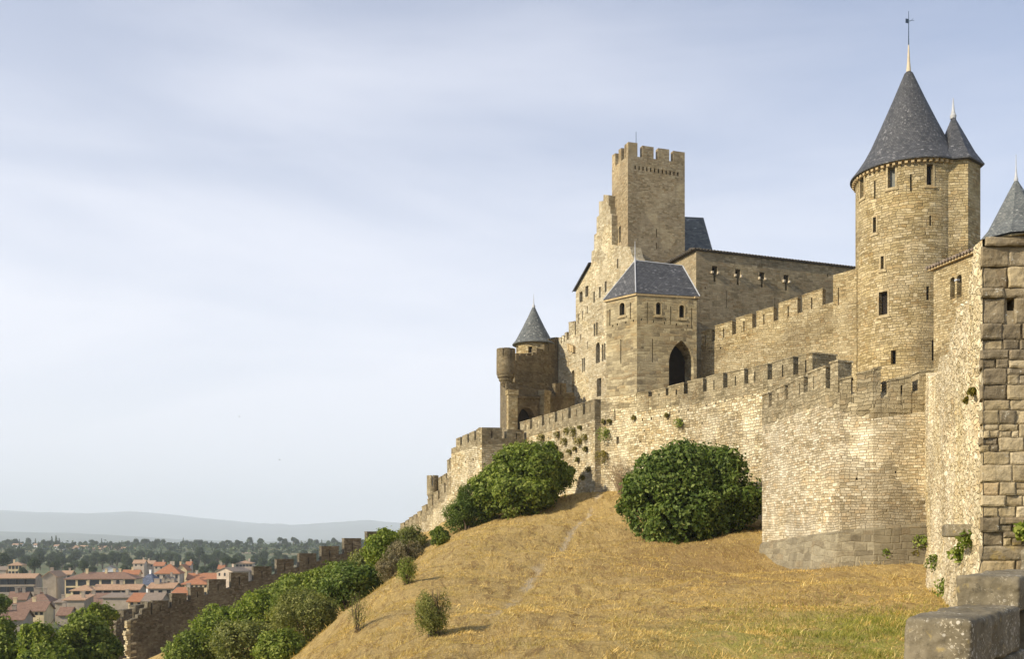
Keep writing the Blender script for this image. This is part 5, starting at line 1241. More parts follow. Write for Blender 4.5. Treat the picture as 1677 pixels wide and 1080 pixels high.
# shrubs spilling down the left shoulder of the mound
def gbush(name, label, cat, px, ytop, ybot, Y, wpx, n, ls, mat, lumps=9, group=None, aspect=0.55, sq=None, dead=None, nb=2):
    r = wpx/2/F*Y; zt, zb = ZZ(ytop,Y), ZZ(ybot,Y); h = (zt-zb); x = (px-CX)/F*Y; bl = []
    for i in range(nb):
        f = (i+.5)/nb; rr = min(r, h/2*1.05)*random.uniform(1.0,1.15)
        xx = x+(f-.5)*2*max(0, r-rr)*0.9; bl += subblobs(xx, Y+random.uniform(-.5,.5)*rr, (zt+zb)/2, rr, lumps, h/2/rr*0.98, 0.38)
    gz = float(ground_z(x, Y))
    return bush(name, label, cat, bl, n, ls, mat, (x, Y, min(gz+0.1, zb+0.2)), 0.06+0.02*r, group, lump=0.42, aspect=aspect)
gbush('green_shrub', 'tall bright green shrub standing right at the upper end of the dark valley wall', 'shrub', 628, 862, 950, 72, 60, 8000, 0.24, L_LITE, 10)
gbush('feathery_shrub', 'feathery grey-green shrub below the descending wall stones', 'shrub', 672, 856, 925, 80, 54, 6000, 0.22, L_OLIVE, 8, aspect=0.3)
gbush('dry_shrub', 'brown dried-out shrub between the grey-green shrub and the grass slope', 'shrub', 664, 880, 945, 71, 60, 5500, 0.16, L_DRY, 8, aspect=0.3)
gbush('dry_shrub', 'pale brown bare-looking shrub lowest of the brown ones, at the slope edge', 'shrub', 638, 902, 965, 62, 40, 4200, 0.14, L_DRY, 7, aspect=0.3, nb=1)
gbush('small_shrub', 'small green shrub at the foot of the feathery bush on the crest line', 'shrub', 722, 862, 900, 76, 34, 2600, 0.20, L_MID, 6, nb=1)
gbush('leafy_bush', 'dark leafy bush below the bright green shrub, at the edge of the grass slope', 'bush', 572, 918, 1010, 66, 100, 15000, 0.23, L_DARK, 12)
gbush('leafy_bush', 'mid green bush right of centre in the thicket under the dark wall', 'bush', 505, 935, 1020, 80, 140, 18000, 0.25, L_MID, 13, nb=3)
gbush('leafy_bush', 'bright green bush hanging over the upper part of the thicket', 'bush', 440, 962, 1050, 88, 130, 16000, 0.27, L_LITE, 12, nb=3)
gbush('small_tree', 'willowy olive-green small tree with a forked trunk in the thicket by the slope', 'tree', 500, 962, 1070, 62, 130, 17000, 0.19, L_OLIVE, 13, aspect=0.35)
gbush('leafy_bush', 'glossy bright green bush at the left side of the thicket', 'bush', 375, 990, 1070, 90, 130, 15000, 0.28, L_LITE, 12, nb=3)
gbush('leafy_bush', 'lowest dark green bush at the bottom edge, left end of the thicket', 'bush', 325, 1030, 1110, 84, 110, 12000, 0.26, L_MID, 10)
gbush('leafy_bush', 'olive bush at the bottom edge in the middle of the thicket', 'bush', 405, 1010, 1110, 68, 120, 14000, 0.21, L_OLIVE, 10)
gbush('leafy_bush', 'dark bush at the bottom edge beside the grass slope', 'bush', 462, 1030, 1110, 56, 100, 12000, 0.19, L_MID, 9)
gbush('leafy_bush', 'green bush filling the gap under the merlons right of the thicket middle', 'bush', 545, 925, 1000, 84, 100, 11000, 0.25, L_MID, 10)
gbush('green_shrub', 'olive-brown shrub between the tall bright green shrub and the dark leafy bush', 'shrub', 590, 895, 960, 78, 50, 5000, 0.2, L_OLIVE, 7, nb=1)

# weeds and little bushes on the grass slope
def slope_pt(px, py, Y0=20, Y1=86):
    for Y in np.arange(Y0, Y1, 0.25):
        x = (px-CX)/F*Y
        if float(ground_z(x, Y)) >= ZZ(py, Y): return x, Y, float(ground_z(x, Y))
    return ((px-CX)/F*Y0, Y0, ZZ(py,Y0))
def broom(name, label, px, py, h, r, nt, nl, mat, ls=0.06):
    x, y, z = slope_pt(px, py); t = empty(name, (x,y,z), label, 'shrub'); mb = MB()
    for i in range(nt):
        e = Vector((x+random.gauss(0,r*.45), y+random.gauss(0,r*.45), z+h*random.uniform(.6,1.05))); m = Vector((x+random.gauss(0,r*.2),y,z)).lerp(e, .5)+Vector((random.gauss(0,.05),random.gauss(0,.05),.08))
        mb.tube((x+random.gauss(0,.07),y+random.gauss(0,.07),z-.05), m, 0.009, 0.006, 4, False); mb.tube(m, e, 0.006, 0.003, 3, False)
    mb.build('stems', M_BARK, t)
    P, N = crown_points([(x,y,z+h*0.52,r*0.85,h*0.52/(r*0.85))], nl, 0.35, 0.15); quad_mesh('foliage', leaf_arrays(P,N,ls,0.3), mat, t)
broom('broom_bush', 'lone grey-green bush casting a shadow on the middle of the grass slope', 709, 1046, 1.15, 0.52, 60, 5200, L_OLIVE, 0.07)
broom('thin_weed', 'thin leggy weed near the left edge of the grass slope', 586, 1036, 1.2, 0.40, 26, 700, L_OLIVE, 0.06)
broom('tiny_bush', 'tiny green bush high on the left shoulder of the grass slope', 666, 958, 1.1, 0.50, 26, 2200, L_MID, 0.09)

# plants rooted in the wall joints
proto = None
def wall_plant(E, px, py, size, label, group, mat, drop=0.0):
    s = E.s(px); z = E.z(py, s); n = int(260*size+80)
    d = unit(n); d = d*0.9+np.array([E.n.x*0.55, E.n.y*0.55, -drop]); c = E.P(s, z, 0.05)
    P = np.array(c)[None,:]+d*size*(rng.random(n)**0.6)[:,None]*0.6; N = unit(n)+np.array([E.n.x,E.n.y,.4]); N /= np.linalg.norm(N,axis=1)[:,None]
    o = quad_mesh('wall_plant', leaf_arrays(P,N,0.14), mat); return tag(o, label, 'plant', group)
EC2 = Edge(XY(849,99), XY(974.4,83.3)); EC1 = Edge(XY(973,84.25), XY(1140,74.2))
for px, py, sz in ((941,706,1.0),(951,722,0.8),(960,716,0.7),(927,722,.7),(935,740,.5),(962,735,.5),(915,712,.6),(922,745,.5),(890,716,.8),(948,752,.5),(966,768,.5),(957,782,.5),(905,727,.4),(930,705,.5),(952,700,.4),(913,733,.4),(944,735,.4)):
    wall_plant(EC2, px, py, sz, 'small green tuft growing from the joints of the wall left of the dark buttress', 'tufts on the left curtain wall', G_MOSS, 0.2)
wall_plant(EC1, 994, 708, 1.2, 'largest green plant growing on the wall just right of the dark buttress', None, L_MID, 0.3)
wall_plant(EC1, 991, 742, 1.2, 'trailing green plant low on the wall right of the dark buttress', None, G_MOSS, 0.6)
wall_plant(Edge(XY(1140,74.2),XY(1250,67)), 1116+26, 694, 0.01, 'tiny plant', None, L_MID) if False else None
wall_plant(EC1, 1115, 694, 0.75, 'dark green tuft high on the bright wall above the fig bush', None, L_MID, 0.0)
for px, py in ((1094,680),(990,690),(1040,684),(1000,690)): wall_plant(EC1, px, py, 0.4, 'small yellowish tuft on the bright wall under its merlons', 'tufts under the merlons', G_MOSS, 0.2)
EBa = Edge(XY(1430,45.9), XY(1530,45.9))
wall_plant(EBa, 1503, 888, 0.75, 'green plant in the corner between bastion plinth and rampart', None, L_MID, 0.1)
wall_plant(EBa, 1448, 903, 0.45, 'small plant in a crack of the bastion plinth', None, L_MID, 0.5)
wall_plant(EBa, 1495, 905, 0.4, 'tiny tuft low on the bastion plinth near the rampart', None, G_MOSS, 0.3)
for px, py, sz, lb in ((1541,920,0.6,'dark green plant low on the rubble rampart, left one'),(1582,905,0.45,'green plant low on the rubble rampart, beside the corner'),(1597,880,0.4,'small plant under the jutting stone of the rampart'),(1560,962,0.6,'grassy tuft at the very foot of the rubble rampart'),(1540,980,0.5,'grass tuft where the rampart meets the slope'),(1600,640,0.16,'yellowish tuft high on the rampart'),(1590,655,0.14,'upper yellowish tuft left on the rampart')):
    o = wall_plant(EW, px, py, sz, lb, None, L_MID if py > 870 else G_MOSS, 0.2)
wall_plant(EP, 1672, 868, 0.4, 'fresh green plant at the foot of the block pier, at the right picture edge', None, L_LITE, 0.1)

# grass and straw on the slope
def blades(name, label, n, mat, xr, yr, dens, length, width, flat, kind='stuff'):
    X = rng.uniform(*xr, n*3); Y = 1/rng.uniform(1/yr[1], 1/yr[0], n*3)          # thinner with distance
    k = rng.random(len(X)) < dens(X, Y); X, Y = X[k][:n], Y[k][:n]; m = len(X); Z = ground_z(X, Y)
    L = length*(0.5+rng.random(m))*(0.7+Y/45); wd_ = width*(0.7+Y/28)
    a = rng.random(m)*2*np.pi; lean = flat*(0.5+rng.random(m)*0.8)
    dx, dy = np.cos(a)*lean, np.sin(a)*lean; up = np.sqrt(np.clip(1-lean**2, 0.03, 1))
    px_, py_ = -np.sin(a)*wd_/2, np.cos(a)*wd_/2; B = np.stack([X,Y,Z-0.01],1)
    S = np.stack([px_,py_,0*px_],1); D = np.stack([dx,dy,up],1)*L[:,None]
    D2 = D*0.55+np.array([0,0,1])[None,:]*(L*0.06)[:,None]
    V = np.stack([B-S, B+S, B+D2+S*0.8, B+D], 1).reshape(-1,3)
    o = quad_mesh(name, V, mat); return tag(o, label, 'grass', kind=kind)
inside = lambda X, Y: ((X > -14) & (X < 9.5+0.36*(Y-20)+0*Y)).astype(float)
def dry_d(X, Y): return inside(X,Y)*np.clip(0.45+fbm(X*0.9,Y*0.6,4)*2.6, 0.04, 1)
def grn_d(X, Y):
    g = np.exp(-(((X-8.6)/2.7)**2+((Y-20.5)/6.0)**2)); return inside(X,Y)*np.clip(g*(0.55+fbm(X*0.9+9,Y*0.7,3)*2.2), 0, 1)
blades('dry_grass', 'mown golden straw lying over the steep slope', 260000, G_DRY, (-14,24), (15,86), dry_d, 0.065, 0.006, 0.95)
blades('green_grass', 'fresh green grass patch beside the stone steps', 60000, G_GRN, (0,13), (12,34), grn_d, 0.12, 0.007, 0.7)

tuft_d = lambda X, Y: inside(X,Y)*(fbm(X*1.6+3,Y*1.1+8,3) > 0.16)
blades('tall_straw', 'scattered taller dry tufts standing out of the mown slope', 16000, G_DRY, (-14,24), (16,80), tuft_d, 0.15, 0.007, 0.6)


# ------------------------------------------------------------------ trees: prototypes and copies
def make_tree(name, blobs, n, ls, mat, h_trunk, tr=0.25, lump=0.3, inner=0.5):
    t = empty(name, (0,0,0)); P, N = crown_points(blobs, n, lump, inner); quad_mesh('crown', leaf_arrays(P,N,ls,0.7), mat, t)
    branches((0,0,0), [(b_[0]*.7,b_[1]*.7,b_[2]) for b_ in blobs[:5]], tr, name='trunk', parent=t); return t
used = {}
def place(proto, x, y, z, s, rz, label, cat, group=None, sz=1.0):
    if proto.name not in used: o = proto; used[proto.name] = 1
    else:
        o = proto.copy(); COL.objects.link(o)
        for c in proto.children: d = c.copy(); COL.objects.link(d); d.parent = o; d.matrix_parent_inverse = Matrix.Identity(4)
    o.location = (x,y,z); o.scale = (s,s,s*sz); o.rotation_euler = (0,0,rz); return tag(o, label, cat, group)
random.seed(21)
TA = make_tree('round_tree', subblobs(0,0,6.2,4.2,14,0.9,0.4), 2600, 0.62, L_FAR, 3)
TB = make_tree('round_tree', subblobs(0,0,5.5,3.6,10,1.15,0.42)+subblobs(2.5,0.5,4.6,2.4,6,0.9,0.4), 2600, 0.60, L_FAR, 3)
TCy = make_tree('cypress', [(0,0,2.5,1.15,1.7),(0,0,5.0,1.1,2.0),(0,0,8.0,0.9,2.2),(0.1,0,10.5,0.5,2.4)], 1500, 0.42, L_FAR, 2, 0.18, 0.15)
TP_ = make_tree('umbrella_pine', subblobs(0,0,8.2,3.6,12,0.45,0.42)+subblobs(0.5,0.3,6.9,2.4,5,0.4,0.4), 1900, 0.5, L_FAR, 6, 0.25)
# town trees just behind the houses: each one seen on its own
for px, ytop, ybot, Y, pr, lb in ((56,914,940,560,TA,'broad round tree behind the long tan-roofed block in the town'),(36,926,944,540,TB,'smaller tree between the yellowish villa and the broad round tree'),
    (92,918,941,640,TA,'tree right of the broad round tree, behind the left roofs'),(112,921,940,620,TB,'tree left of the white blank gable, first of two'),(136,918,940,600,TA,'tree close to the left of the white blank gable'),
    (152,925,942,600,TB,'small bush-like tree touching the white blank gable'),(214,917,940,600,TCy,'dark conifer standing in front of the far pale orange roofs'),(203,922,942,610,TB,'pale tree left of the dark conifer'),
    (318,920,942,640,TA,'leafy tree behind the long orange roof, left one'),(334,924,944,620,TB,'leafy tree behind the long orange roof, middle one'),(350,919,942,630,TA,'leafy tree behind the long orange roof, right one'),
    (371,915,934,560,TP_,'dark pine above the pale gabled house, left one'),(383,916,934,560,TP_,'dark pine above the pale gabled house, right one'),(3,905,936,620,TA,'tree at the left picture edge behind the town roofs'),(425,921,945,520,TB,'tree behind the dark wall merlons'),(442,922,945,560,TA,'tree behind the dark wall merlons, right of another')):
    z0 = ZZ(ybot+3,Y); h = ZZ(ytop,Y)-z0; H0_ = {'round_tree':10.6,'cypress':12.6,'umbrella_pine':10.0}[pr.name.split('.')[0]]
    place(pr, *XY(px,Y), z0, h/H0_, random.uniform(0,6), lb, 'tree')
# belt of trees across the valley and the wooded ridge behind
rr_ = random.Random(5); cnt = 0
for row, (Y, yb, n, h0, h1) in enumerate(((820,930,34,9,13),(900,927,44,11,15),(980,925,44,12,16))):
    for i in range(n):
        px = -60+i*(700/n)+rr_.uniform(-7,7)
        if px > 560: continue
        place(rr_.choice([TA,TB]), *XY(px,Y+rr_.uniform(-30,30)), -24.5, rr_.uniform(h0,h1)/10.6, rr_.uniform(0,6), 'tree in the dark belt of trees across the valley', 'tree', 'belt of trees across the valley', rr_.uniform(.75,1.2))
def rz_(x, Y): return float(valley_z(np.array([x]), np.array([float(Y)]))[0])
for i in range(100):
    px = -60+i*6.8+rr_.uniform(-4,4); Y = rr_.choice([1380,1480,1560,1640,1700])+rr_.uniform(-30,30); x = XY(px,Y)[0]
    pr = rr_.choice([TA,TB,TB,TP_,TA,TCy]); place(pr, x, Y, rz_(x,Y)-0.5, rr_.uniform(0.9,1.5), rr_.uniform(0,6), 'tree on the wooded ridge beyond the town', 'tree', 'trees on the wooded ridge', rr_.uniform(.75,1.3))
for px, yt in ((85,877),(92,876),(97,880),(166,886),(171,887),(176,889),(195,886),(415,893)):
    Y = 1500; x = XY(px,Y)[0]; z = rz_(x,Y)-0.5; place(TCy, x, Y, z, (ZZ(yt,Y)-z)/12.6, px, 'cypress rising over the skyline of the wooded ridge', 'tree', 'cypresses on the ridge skyline')
# undergrowth of the far wood as one mass
X = rng.uniform(-1500, 250, 5200); Y = rng.uniform(1250, 1950, 5200); Z = valley_z(X, Y)+rng.random(5200)*5; P = np.stack([X,Y,Z],1); N = unit(5200)+np.array([0,0,.7]); N /= np.linalg.norm(N,axis=1)[:,None]
tag(quad_mesh('woodland', leaf_arrays(np.repeat(P,4,0)+rng.normal(size=(20800,3))*2.2, np.repeat(N,4,0), 5.0, 0.8), L_FAR), 'dense far woodland covering the ridge between its houses', 'woodland', kind='stuff')
# big leafy trees at the bottom left corner
random.seed(4)
def near_tree(label, parts, n, ls, mat, base):
    bl = []
    for px, py, r, Y, k_ in parts: c = W(px,py,Y); bl += subblobs(c.x,c.y,c.z,r/F*Y,k_,0.95,0.32)
    bush('plane_tree', label, 'tree', bl, n, ls, mat, base, 0.3, aspect=0.7)
near_tree('large glossy green tree filling the lower left, next to the ragged wall end', [(140,1045,46,94,14),(100,1065,40,92,10),(165,1075,36,93,8),(120,1095,60,93,8)], 26000, 0.30, L_MID, (XY(130,93)[0],93,-17.5))
near_tree('yellow-green tree between the large glossy tree and the left edge', [(62,1050,36,88,10),(80,1085,46,87,9)], 15000, 0.30, L_LITE, (XY(68,88)[0],88,-17.5))
near_tree('dark tree cut off by the left picture edge at the bottom', [(-12,1040,40,90,10),(10,1075,40,89,10)], 15000, 0.30, L_MID, (XY(-5,90)[0],90,-18))
near_tree('light green treetop behind the large glossy tree, left of the short wall', [(165,1010,26,118,8),(140,1012,20,120,6)], 9000, 0.26, L_LITE, (XY(160,119)[0],119,-19))
gbush('edge_bush', 'dark green bush at the left edge between the roofs and the trees', 'bush', 2, 972, 1010, 150, 34, 3500, 0.3, L_DARK, 7, nb=1)

# ------------------------------------------------------------------ the town
def house(name, label, px0, px1, y_eave, Y, depth, rot, zg, wm, rm, roof='gable', rise=1.6, wins=(), chim=1, group=None, cat='house', over=0.5, left_wins=()):
    """near front edge runs from px0 to px1; rot turns it (deg, + = right end farther)"""
    p0 = Vector(XY(px0, Y)); a = R(rot); d = Vector((math.cos(a), math.sin(a)))
    k = (px1-CX)/F; s = (k*p0.y-p0.x)/(d.x-k*d.y); p1 = p0+d*s; nb = Vector((-d.y, d.x)); p2 = p1+nb*depth; p3 = p0+nb*depth
    ze = ZZ(y_eave, Y); t = empty(name, (p0.x,p0.y,zg), label, cat, group)
    E = Edge(p0, p1); El = Edge(p3, p0); gz = ze+rise
    def win_specs(E, n, rows, w, h, top):
        out = []
        for r_ in range(rows):
            for i in range(n):
                s_ = E.L*(i+.5)/n; z1 = ze-top-r_*3.0; out.append(rect_pts(s_-w/2, s_+w/2, z1-h, z1))
        return out
    mb = MB(); faces = [(p0,p1),(p1,p2),(p2,p3),(p3,p0)]
    for i, (a_, b_) in enumerate(faces):
        Ei = Edge(a_, b_); hl = []
        if i == 0 and wins: hl = win_specs(Ei, *wins)
        if i == 3 and left_wins: hl = win_specs(Ei, *left_wins)
        out = rect_pts(0, Ei.L, zg, ze)
        if roof == 'gable' and i in (1,3): out = [(0,zg),(Ei.L,zg),(Ei.L,ze),(Ei.L/2,gz),(0,ze)]
        if roof == 'gable_front' and i in (0,2): out = [(0,zg),(Ei.L,zg),(Ei.L,ze),(Ei.L/2,gz),(0,ze)]
        if roof == 'shed':
            if i == 2: out = rect_pts(0, Ei.L, zg, gz)
            if i == 1: out = [(0,zg),(Ei.L,zg),(Ei.L,gz),(0,ze)]
            if i == 3: out = [(0,zg),(Ei.L,zg),(Ei.L,ze),(0,gz)]
        tri_face(mb, Ei, out, hl)
        for h_ in hl:
            reveal(mb, Ei, h_, 0, -0.25); pm = MB(); tri_face(pm, Ei, h_, [], -0.25); pm.build('window', M_PANE, t)
    mb.build('wall', wm, t)
    def q(u, v, z): p = p0+d*u+nb*v; return (p.x, p.y, z)
    o = over; L = s; D = depth; rm_ = MB(); th = 0.22
    if roof == 'gable':
        sl = rise/(D/2); e = ze-o*sl
        F_ = [[q(-o,-o,e+.03),q(L+o,-o,e+.03),q(L+o,D/2,gz+.03),q(-o,D/2,gz+.03)],[q(L+o,D+o,e+.03),q(-o,D+o,e+.03),q(-o,D/2,gz+.03),q(L+o,D/2,gz+.03)]]
    elif roof == 'gable_front':
        sl = rise/(L/2); e = ze-o*sl
        F_ = [[q(-o,D+o,e+.03),q(-o,-o,e+.03),q(L/2,-o,gz+.03),q(L/2,D+o,gz+.03)],[q(L+o,-o,e+.03),q(L+o,D+o,e+.03),q(L/2,D+o,gz+.03),q(L/2,-o,gz+.03)]]
    elif roof == 'shed':
        sl = rise/D; e = ze-o*sl; F_ = [[q(-o,-o,e+.03),q(L+o,-o,e+.03),q(L+o,D+o,gz+o*sl+.03),q(-o,D+o,gz+o*sl+.03)]]
    elif roof == 'hip':
        m = min(D/2, L/2*0.95); sl = rise/m; e = ze-o*sl; A_, B_ = q(m,D/2,gz), q(L-m,D/2,gz)
        c = [q(-o,-o,e+.03),q(L+o,-o,e+.03),q(L+o,D+o,e+.03),q(-o,D+o,e+.03)]
        F_ = [[c[0],c[1],B_,A_],[c[1],c[2],B_],[c[2],c[3],A_,B_],[c[3],c[0],A_]]
    for f in F_:
        rm_.face(f)
        lo = [(p[0],p[1],p[2]-th) for p in f]; rm_.face(lo[::-1])
        for i in range(len(f)):
            j = (i+1) % len(f); rm_.face([lo[i],lo[j],f[j],f[i]])
    ro = rm_.build('roof', rm, t)
    for i in range(chim):
        u = L*random.uniform(.15,.85); v = D*random.uniform(.35,.6); c = q(u, v, gz+0.3); cm = MB(); cm.box((c[0],c[1],gz+0.25), (0.9,0.6,1.7), a); cm.box((c[0],c[1],gz+1.22), (1.1,0.8,0.2), a); cm.build('chimney', wm, ro)
    return t
random.seed(31); ZG = -26
house('apartment_block', 'long shaded block with tan roof and dark balconies at the left edge', -30, 56, 947.5, 400, 13, 12, ZG, P_GREY, T_TAN, 'gable', 1.5, (6,2,4.2,2.2,.6), 2, cat='building')
house('town_house', 'house with shaded blank gable end, right of the long shaded block', 70, 92, 944.5, 392, 17, 12, ZG, P_GREY, T_TAN, 'gable_front', 1.9, (), 2, left_wins=(3,1,1.6,1.4,1.0))
house('terrace_block', 'long cream terrace with reddish tan roof in the middle of the town', 106, 222, 948.5, 385, 12, 8, ZG, P_CREAM, T_OLD, 'hip', 2.3, (6,2,3.6,2.4,.5), 4, cat='building')
house('terrace_block', 'lower cream terrace with orange-tan roof in front of the long cream terrace', 116, 152, 967, 335, 8, 6, ZG, P_CREAM, T_TAN, 'hip', 1.5, (2,1,2.2,3.0,.4), 1, cat='building')
house('terrace_block', 'shaded row with balconies and pale roof right of the lower cream terrace', 153, 228, 966, 338, 9, 6, ZG, P_GREY, T_TAN, 'gable', 1.5, (5,1,2.4,2.2,.5), 3, cat='building')
house('town_house', 'grey house with white gable edge and orange tan roof above the stepped wall', 242, 283, 963.5, 315, 10, 3, ZG, P_GREY, T_TAN, 'gable', 1.4, (3,2,1.3,2.4,.8), 4)
house('town_house', 'plain white windowless gable rising behind the roofs', 168, 190, 933, 560, 9, 14, ZG, P_WHITE, T_GRY, 'gable_front', 2.0, (), 0)
house('town_house', 'small house with grey roof left of the white gable', 100, 116, 941, 470, 8, 10, ZG, P_GREY, T_TAN, 'gable', 1.5, (2,1,1.2,1.2,.8), 1)
house('town_house', 'low orange roof left of the slate mansard', 200, 226, 941, 470, 9, 10, ZG, P_CREAM, T_ORA, 'gable', 1.9, (3,1,1.1,1.2,.8), 1)
house('slate_house', 'house with steep grey-blue slate roof in the middle of the town', 222, 252, 956, 430, 9, -14, ZG, P_WHITE, M_SLB, 'hip', 4.4, (), 1)
house('mansion', 'orange-roofed mansion with arched windows, largest orange roof', 254, 294, 939, 470, 12, 8, ZG, P_PINK, T_ORA, 'hip', 4.0, (4,3,1.2,1.9,1.0), 2, cat='mansion')
house('town_house', 'small gabled house in front of the orange-roofed mansion', 262, 281, 951, 440, 8, 4, ZG, P_GREY, T_GRY, 'gable_front', 1.9, (2,2,1.1,1.3,.6), 1)
house('town_house', 'orange-roofed house behind the mansion on its right', 289, 306, 934, 520, 10, 6, ZG, P_CREAM, T_ORA, 'gable_front', 2.8, (1,1,1.2,1.2,1), 1)
house('long_shed', 'long building with bright orange roof, the farther of two', 306, 354, 949, 480, 9, 5, ZG, P_PINK, T_ORA, 'gable', 2.7, (), 1, cat='building')
house('long_shed', 'long building with bright orange roof and square windows, the nearer of two', 296, 340, 957, 440, 10, 5, ZG, P_CREAM, T_ORA, 'hip', 2.4, (6,2,1.1,1.1,.7), 0, cat='building')
house('gabled_house', 'pale gabled house with small dark windows beside the merlons of the dark wall', 355, 381, 936, 420, 13, -18, ZG, P_PINK, T_GRY, 'gable_front', 1.5, (3,3,.9,1.3,.8), 1)
house('town_house', 'low greyish-roofed annex right of the pale gabled house', 381, 412, 938, 430, 10, 6, ZG, P_PINK, T_GRY, 'gable', 1.8, (3,1,1.1,1.1,.6), 0)
house('flat_block', 'tan block of flats with flat roof behind the pale gabled house', 386, 413, 923, 560, 12, 8, ZG, P_PINK, T_TAN, 'hip', 1.2, (5,2,1.6,1.3,.8), 1, cat='building')
house('villa', 'yellowish villa with flat tan roof behind the left block', 13, 36, 926, 560, 10, 12, ZG, P_CREAM, T_TAN, 'hip', 1.6, (4,2,1.4,1.8,.6), 1)
house('town_house', 'grey low roof at the left edge below the far trees', -14, 10, 934, 560, 9, 10, ZG, P_GREY, T_GRY, 'gable', 1.8, (), 0)
for i, (a, b_, y, Y, lb) in enumerate(((218,236,923,640,'far pale orange roof, leftmost of the far row'),(236,252,924,650,'far pale orange roof, second of the far row'),(252,268,927,600,'far pale orange roof just above the mansion'),(304,312,926,620,'far orange gable beside the leafy trees'),(357,366,932,560,'little orange gable left of the two pines'))):
    house('town_house', lb, a, b_, y, Y, 9, 8, ZG, P_PINK, T_TAN if i < 2 else T_ORA, 'gable', 2.0, (2,1,1.2,1.2,.8), 1)
house('old_house', 'old brown tiled roof, farthest of the lower left group', 14, 42, 982, 300, 10, 16, ZG, P_GREY, T_OLD, 'gable', 2.0, (), 3)
house('old_house', 'old brown hipped roof right of the farthest lower left roof', 44, 80, 985, 295, 11, 14, ZG, P_GREY, T_OLD, 'hip', 2.3, (), 4)
house('old_house', 'old tan tiled roof with low wall in the middle of the lower left group', 4, 72, 1001, 262, 9, 10, ZG, P_CREAM, T_OLD, 'gable', 1.9, (8,1,.8,.8,.5), 2)
house('old_house', 'old tiled roof partly hidden by the yellow-green tree', -10, 38, 1015, 240, 9, 12, ZG, P_GREY, T_OLD, 'gable', 1.9, (), 2)
house('old_house', 'grey blank house with thin tan roof above the large glossy tree', 105, 138, 983, 285, 8, 5, ZG, P_GREY, T_TAN, 'shed', 0.9, (), 1)
house('old_house', 'small blank grey house left of the grey blank house', 90, 106, 987, 290, 8, 8, ZG, P_GREY, T_GRY, 'shed', 0.7, (), 1)
house('old_house', 'reddish old roof above the light green treetop', 134, 168, 990, 300, 10, 8, ZG, P_GREY, T_OLD, 'shed', 2.6, (), 1)
house('old_house', 'wide low grey house with pale parapet roof left of the bright tiled roof', 168, 212, 979, 290, 8, 2, ZG, P_GREY, T_GRY, 'shed', 0.8, (), 1)
house('tiled_annex', 'small annex with bright orange tiles above the short wall', 210, 233, 985, 272, 6, 4, ZG, P_CREAM, T_ORA, 'shed', 1.7, (2,1,.9,1.6,.4), 0)
house('old_house', 'grey roofed house just above the stepped wall top', 234, 262, 984, 265, 8, 0, ZG, P_GREY, T_GRY, 'gable', 1.8, (), 0)
house('tiled_annex', 'small orange tiled roof between two merlons of the dark wall', 281, 312, 974, 260, 6, 2, ZG, P_GREY, T_ORA, 'shed', 1.4, (), 1)
house('old_house', 'low tan roof peeping between the near trees', 95, 112, 1007, 250, 7, 8, ZG, P_GREY, T_OLD, 'gable', 1.6, (), 1)
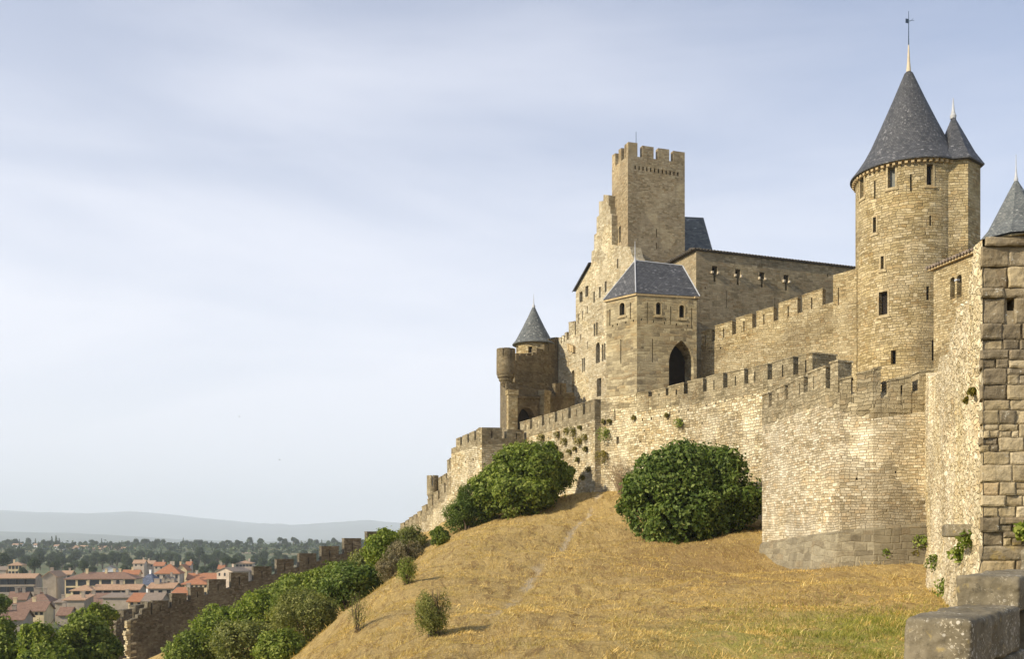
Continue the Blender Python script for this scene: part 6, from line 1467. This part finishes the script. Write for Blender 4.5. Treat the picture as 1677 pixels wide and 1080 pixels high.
# houses scattered on the wooded ridge
rr_ = random.Random(8)
hp = None
for i, (px, y, Y) in enumerate(((20,893,1500),(55,893,1480),(88,895,1440),(112,899,1420),(122,896,1500),(146,900,1400),(160,897,1460),(188,899,1430),(205,899,1450),(345,903,1460),(352,906,1400),(372,904,1430),(396,908,1300),(418,906,1350),(437,905,1400),(300,906,1380))):
    x = XY(px,Y)[0]; zt_ = rz_(x,Y)
    if hp is None or i % 4 == 0:
        wq = 15+rr_.uniform(-3,4); hp = house('ridge_house', 'pale distant house among the trees of the wooded ridge', px, px+wq/Y*F, y, Y, 9, 5, ZZ(y,Y)-7, [P_WHITE,P_PINK,P_CREAM,P_WHITE][i//4], [T_TAN,T_TAN,T_ORA,T_GRY][i//4], 'gable', 2.0, (3,1,1.6,1.6,.8), 0, 'houses on the wooded ridge'); hx, hy_, hz_ = x, Y, ZZ(y,Y); hl_ = Vector(hp.location)
    else:
        o = hp.copy(); COL.objects.link(o)
        for c in hp.children: d = c.copy(); COL.objects.link(d); d.parent = o; d.matrix_parent_inverse = c.matrix_parent_inverse.copy()
        o.location = (x, Y, ZZ(y,Y)-7)
# ------------------------------------------------------------------ birds
def bird(px, py, Y, label, rz):
    c = W(px,py,Y); me = bpy.data.meshes.new('bird')
    v = [(-.28,0,0),(-.1,.06,.03),(.12,.05,.03),(.3,0,.02),(.12,-.05,.03),(-.1,-.06,.03),(0,0,.08),(0,0,-.07),(.02,.75,.22),(-.12,.42,.2),(.02,-.75,.22),(-.12,-.42,.2),(.42,.0,.03)]
    f = [(0,1,6),(1,2,6),(2,3,6),(3,4,6),(4,5,6),(5,0,6),(1,0,7),(2,1,7),(3,2,7),(4,3,7),(5,4,7),(0,5,7),(1,9,8),(1,8,2),(5,10,11),(5,4,10)]
    me.from_pydata(v, [], f); o = link('bird', me, M_DARK); o.location = c; o.scale = (.6,.6,.6); o.rotation_euler = (R(10),0,R(rz)); tag(o, label, 'bird')
bird(392, 683, 230, 'tiny dark bird in the pale sky, upper left of two', 30); bird(458, 754, 240, 'tiny dark bird low in the pale sky near the hills, lower right of two', 150)

# ------------------------------------------------------------------ haze
HX = 16200
mb = MB(); mb.box((0, 0, (700-66)/2-0.0), (2*HX, 2*HX, 700+66)); m = bpy.data.materials.new('haze_air'); m.use_nodes = True; nt = m.node_tree; nt.nodes.clear()
o_ = nt.nodes.new('ShaderNodeOutputMaterial'); v_ = nt.nodes.new('ShaderNodeVolumePrincipled'); v_.inputs['Color'].default_value = (0.80,0.89,1.0,1); v_.inputs['Density'].default_value = 0.00012; v_.inputs['Anisotropy'].default_value = 0.0
nt.links.new(v_.outputs[0], o_.inputs['Volume'])
tag(mb.build('haze', m), 'thin pale blue summer haze filling the air over the valley', 'haze', kind='stuff')
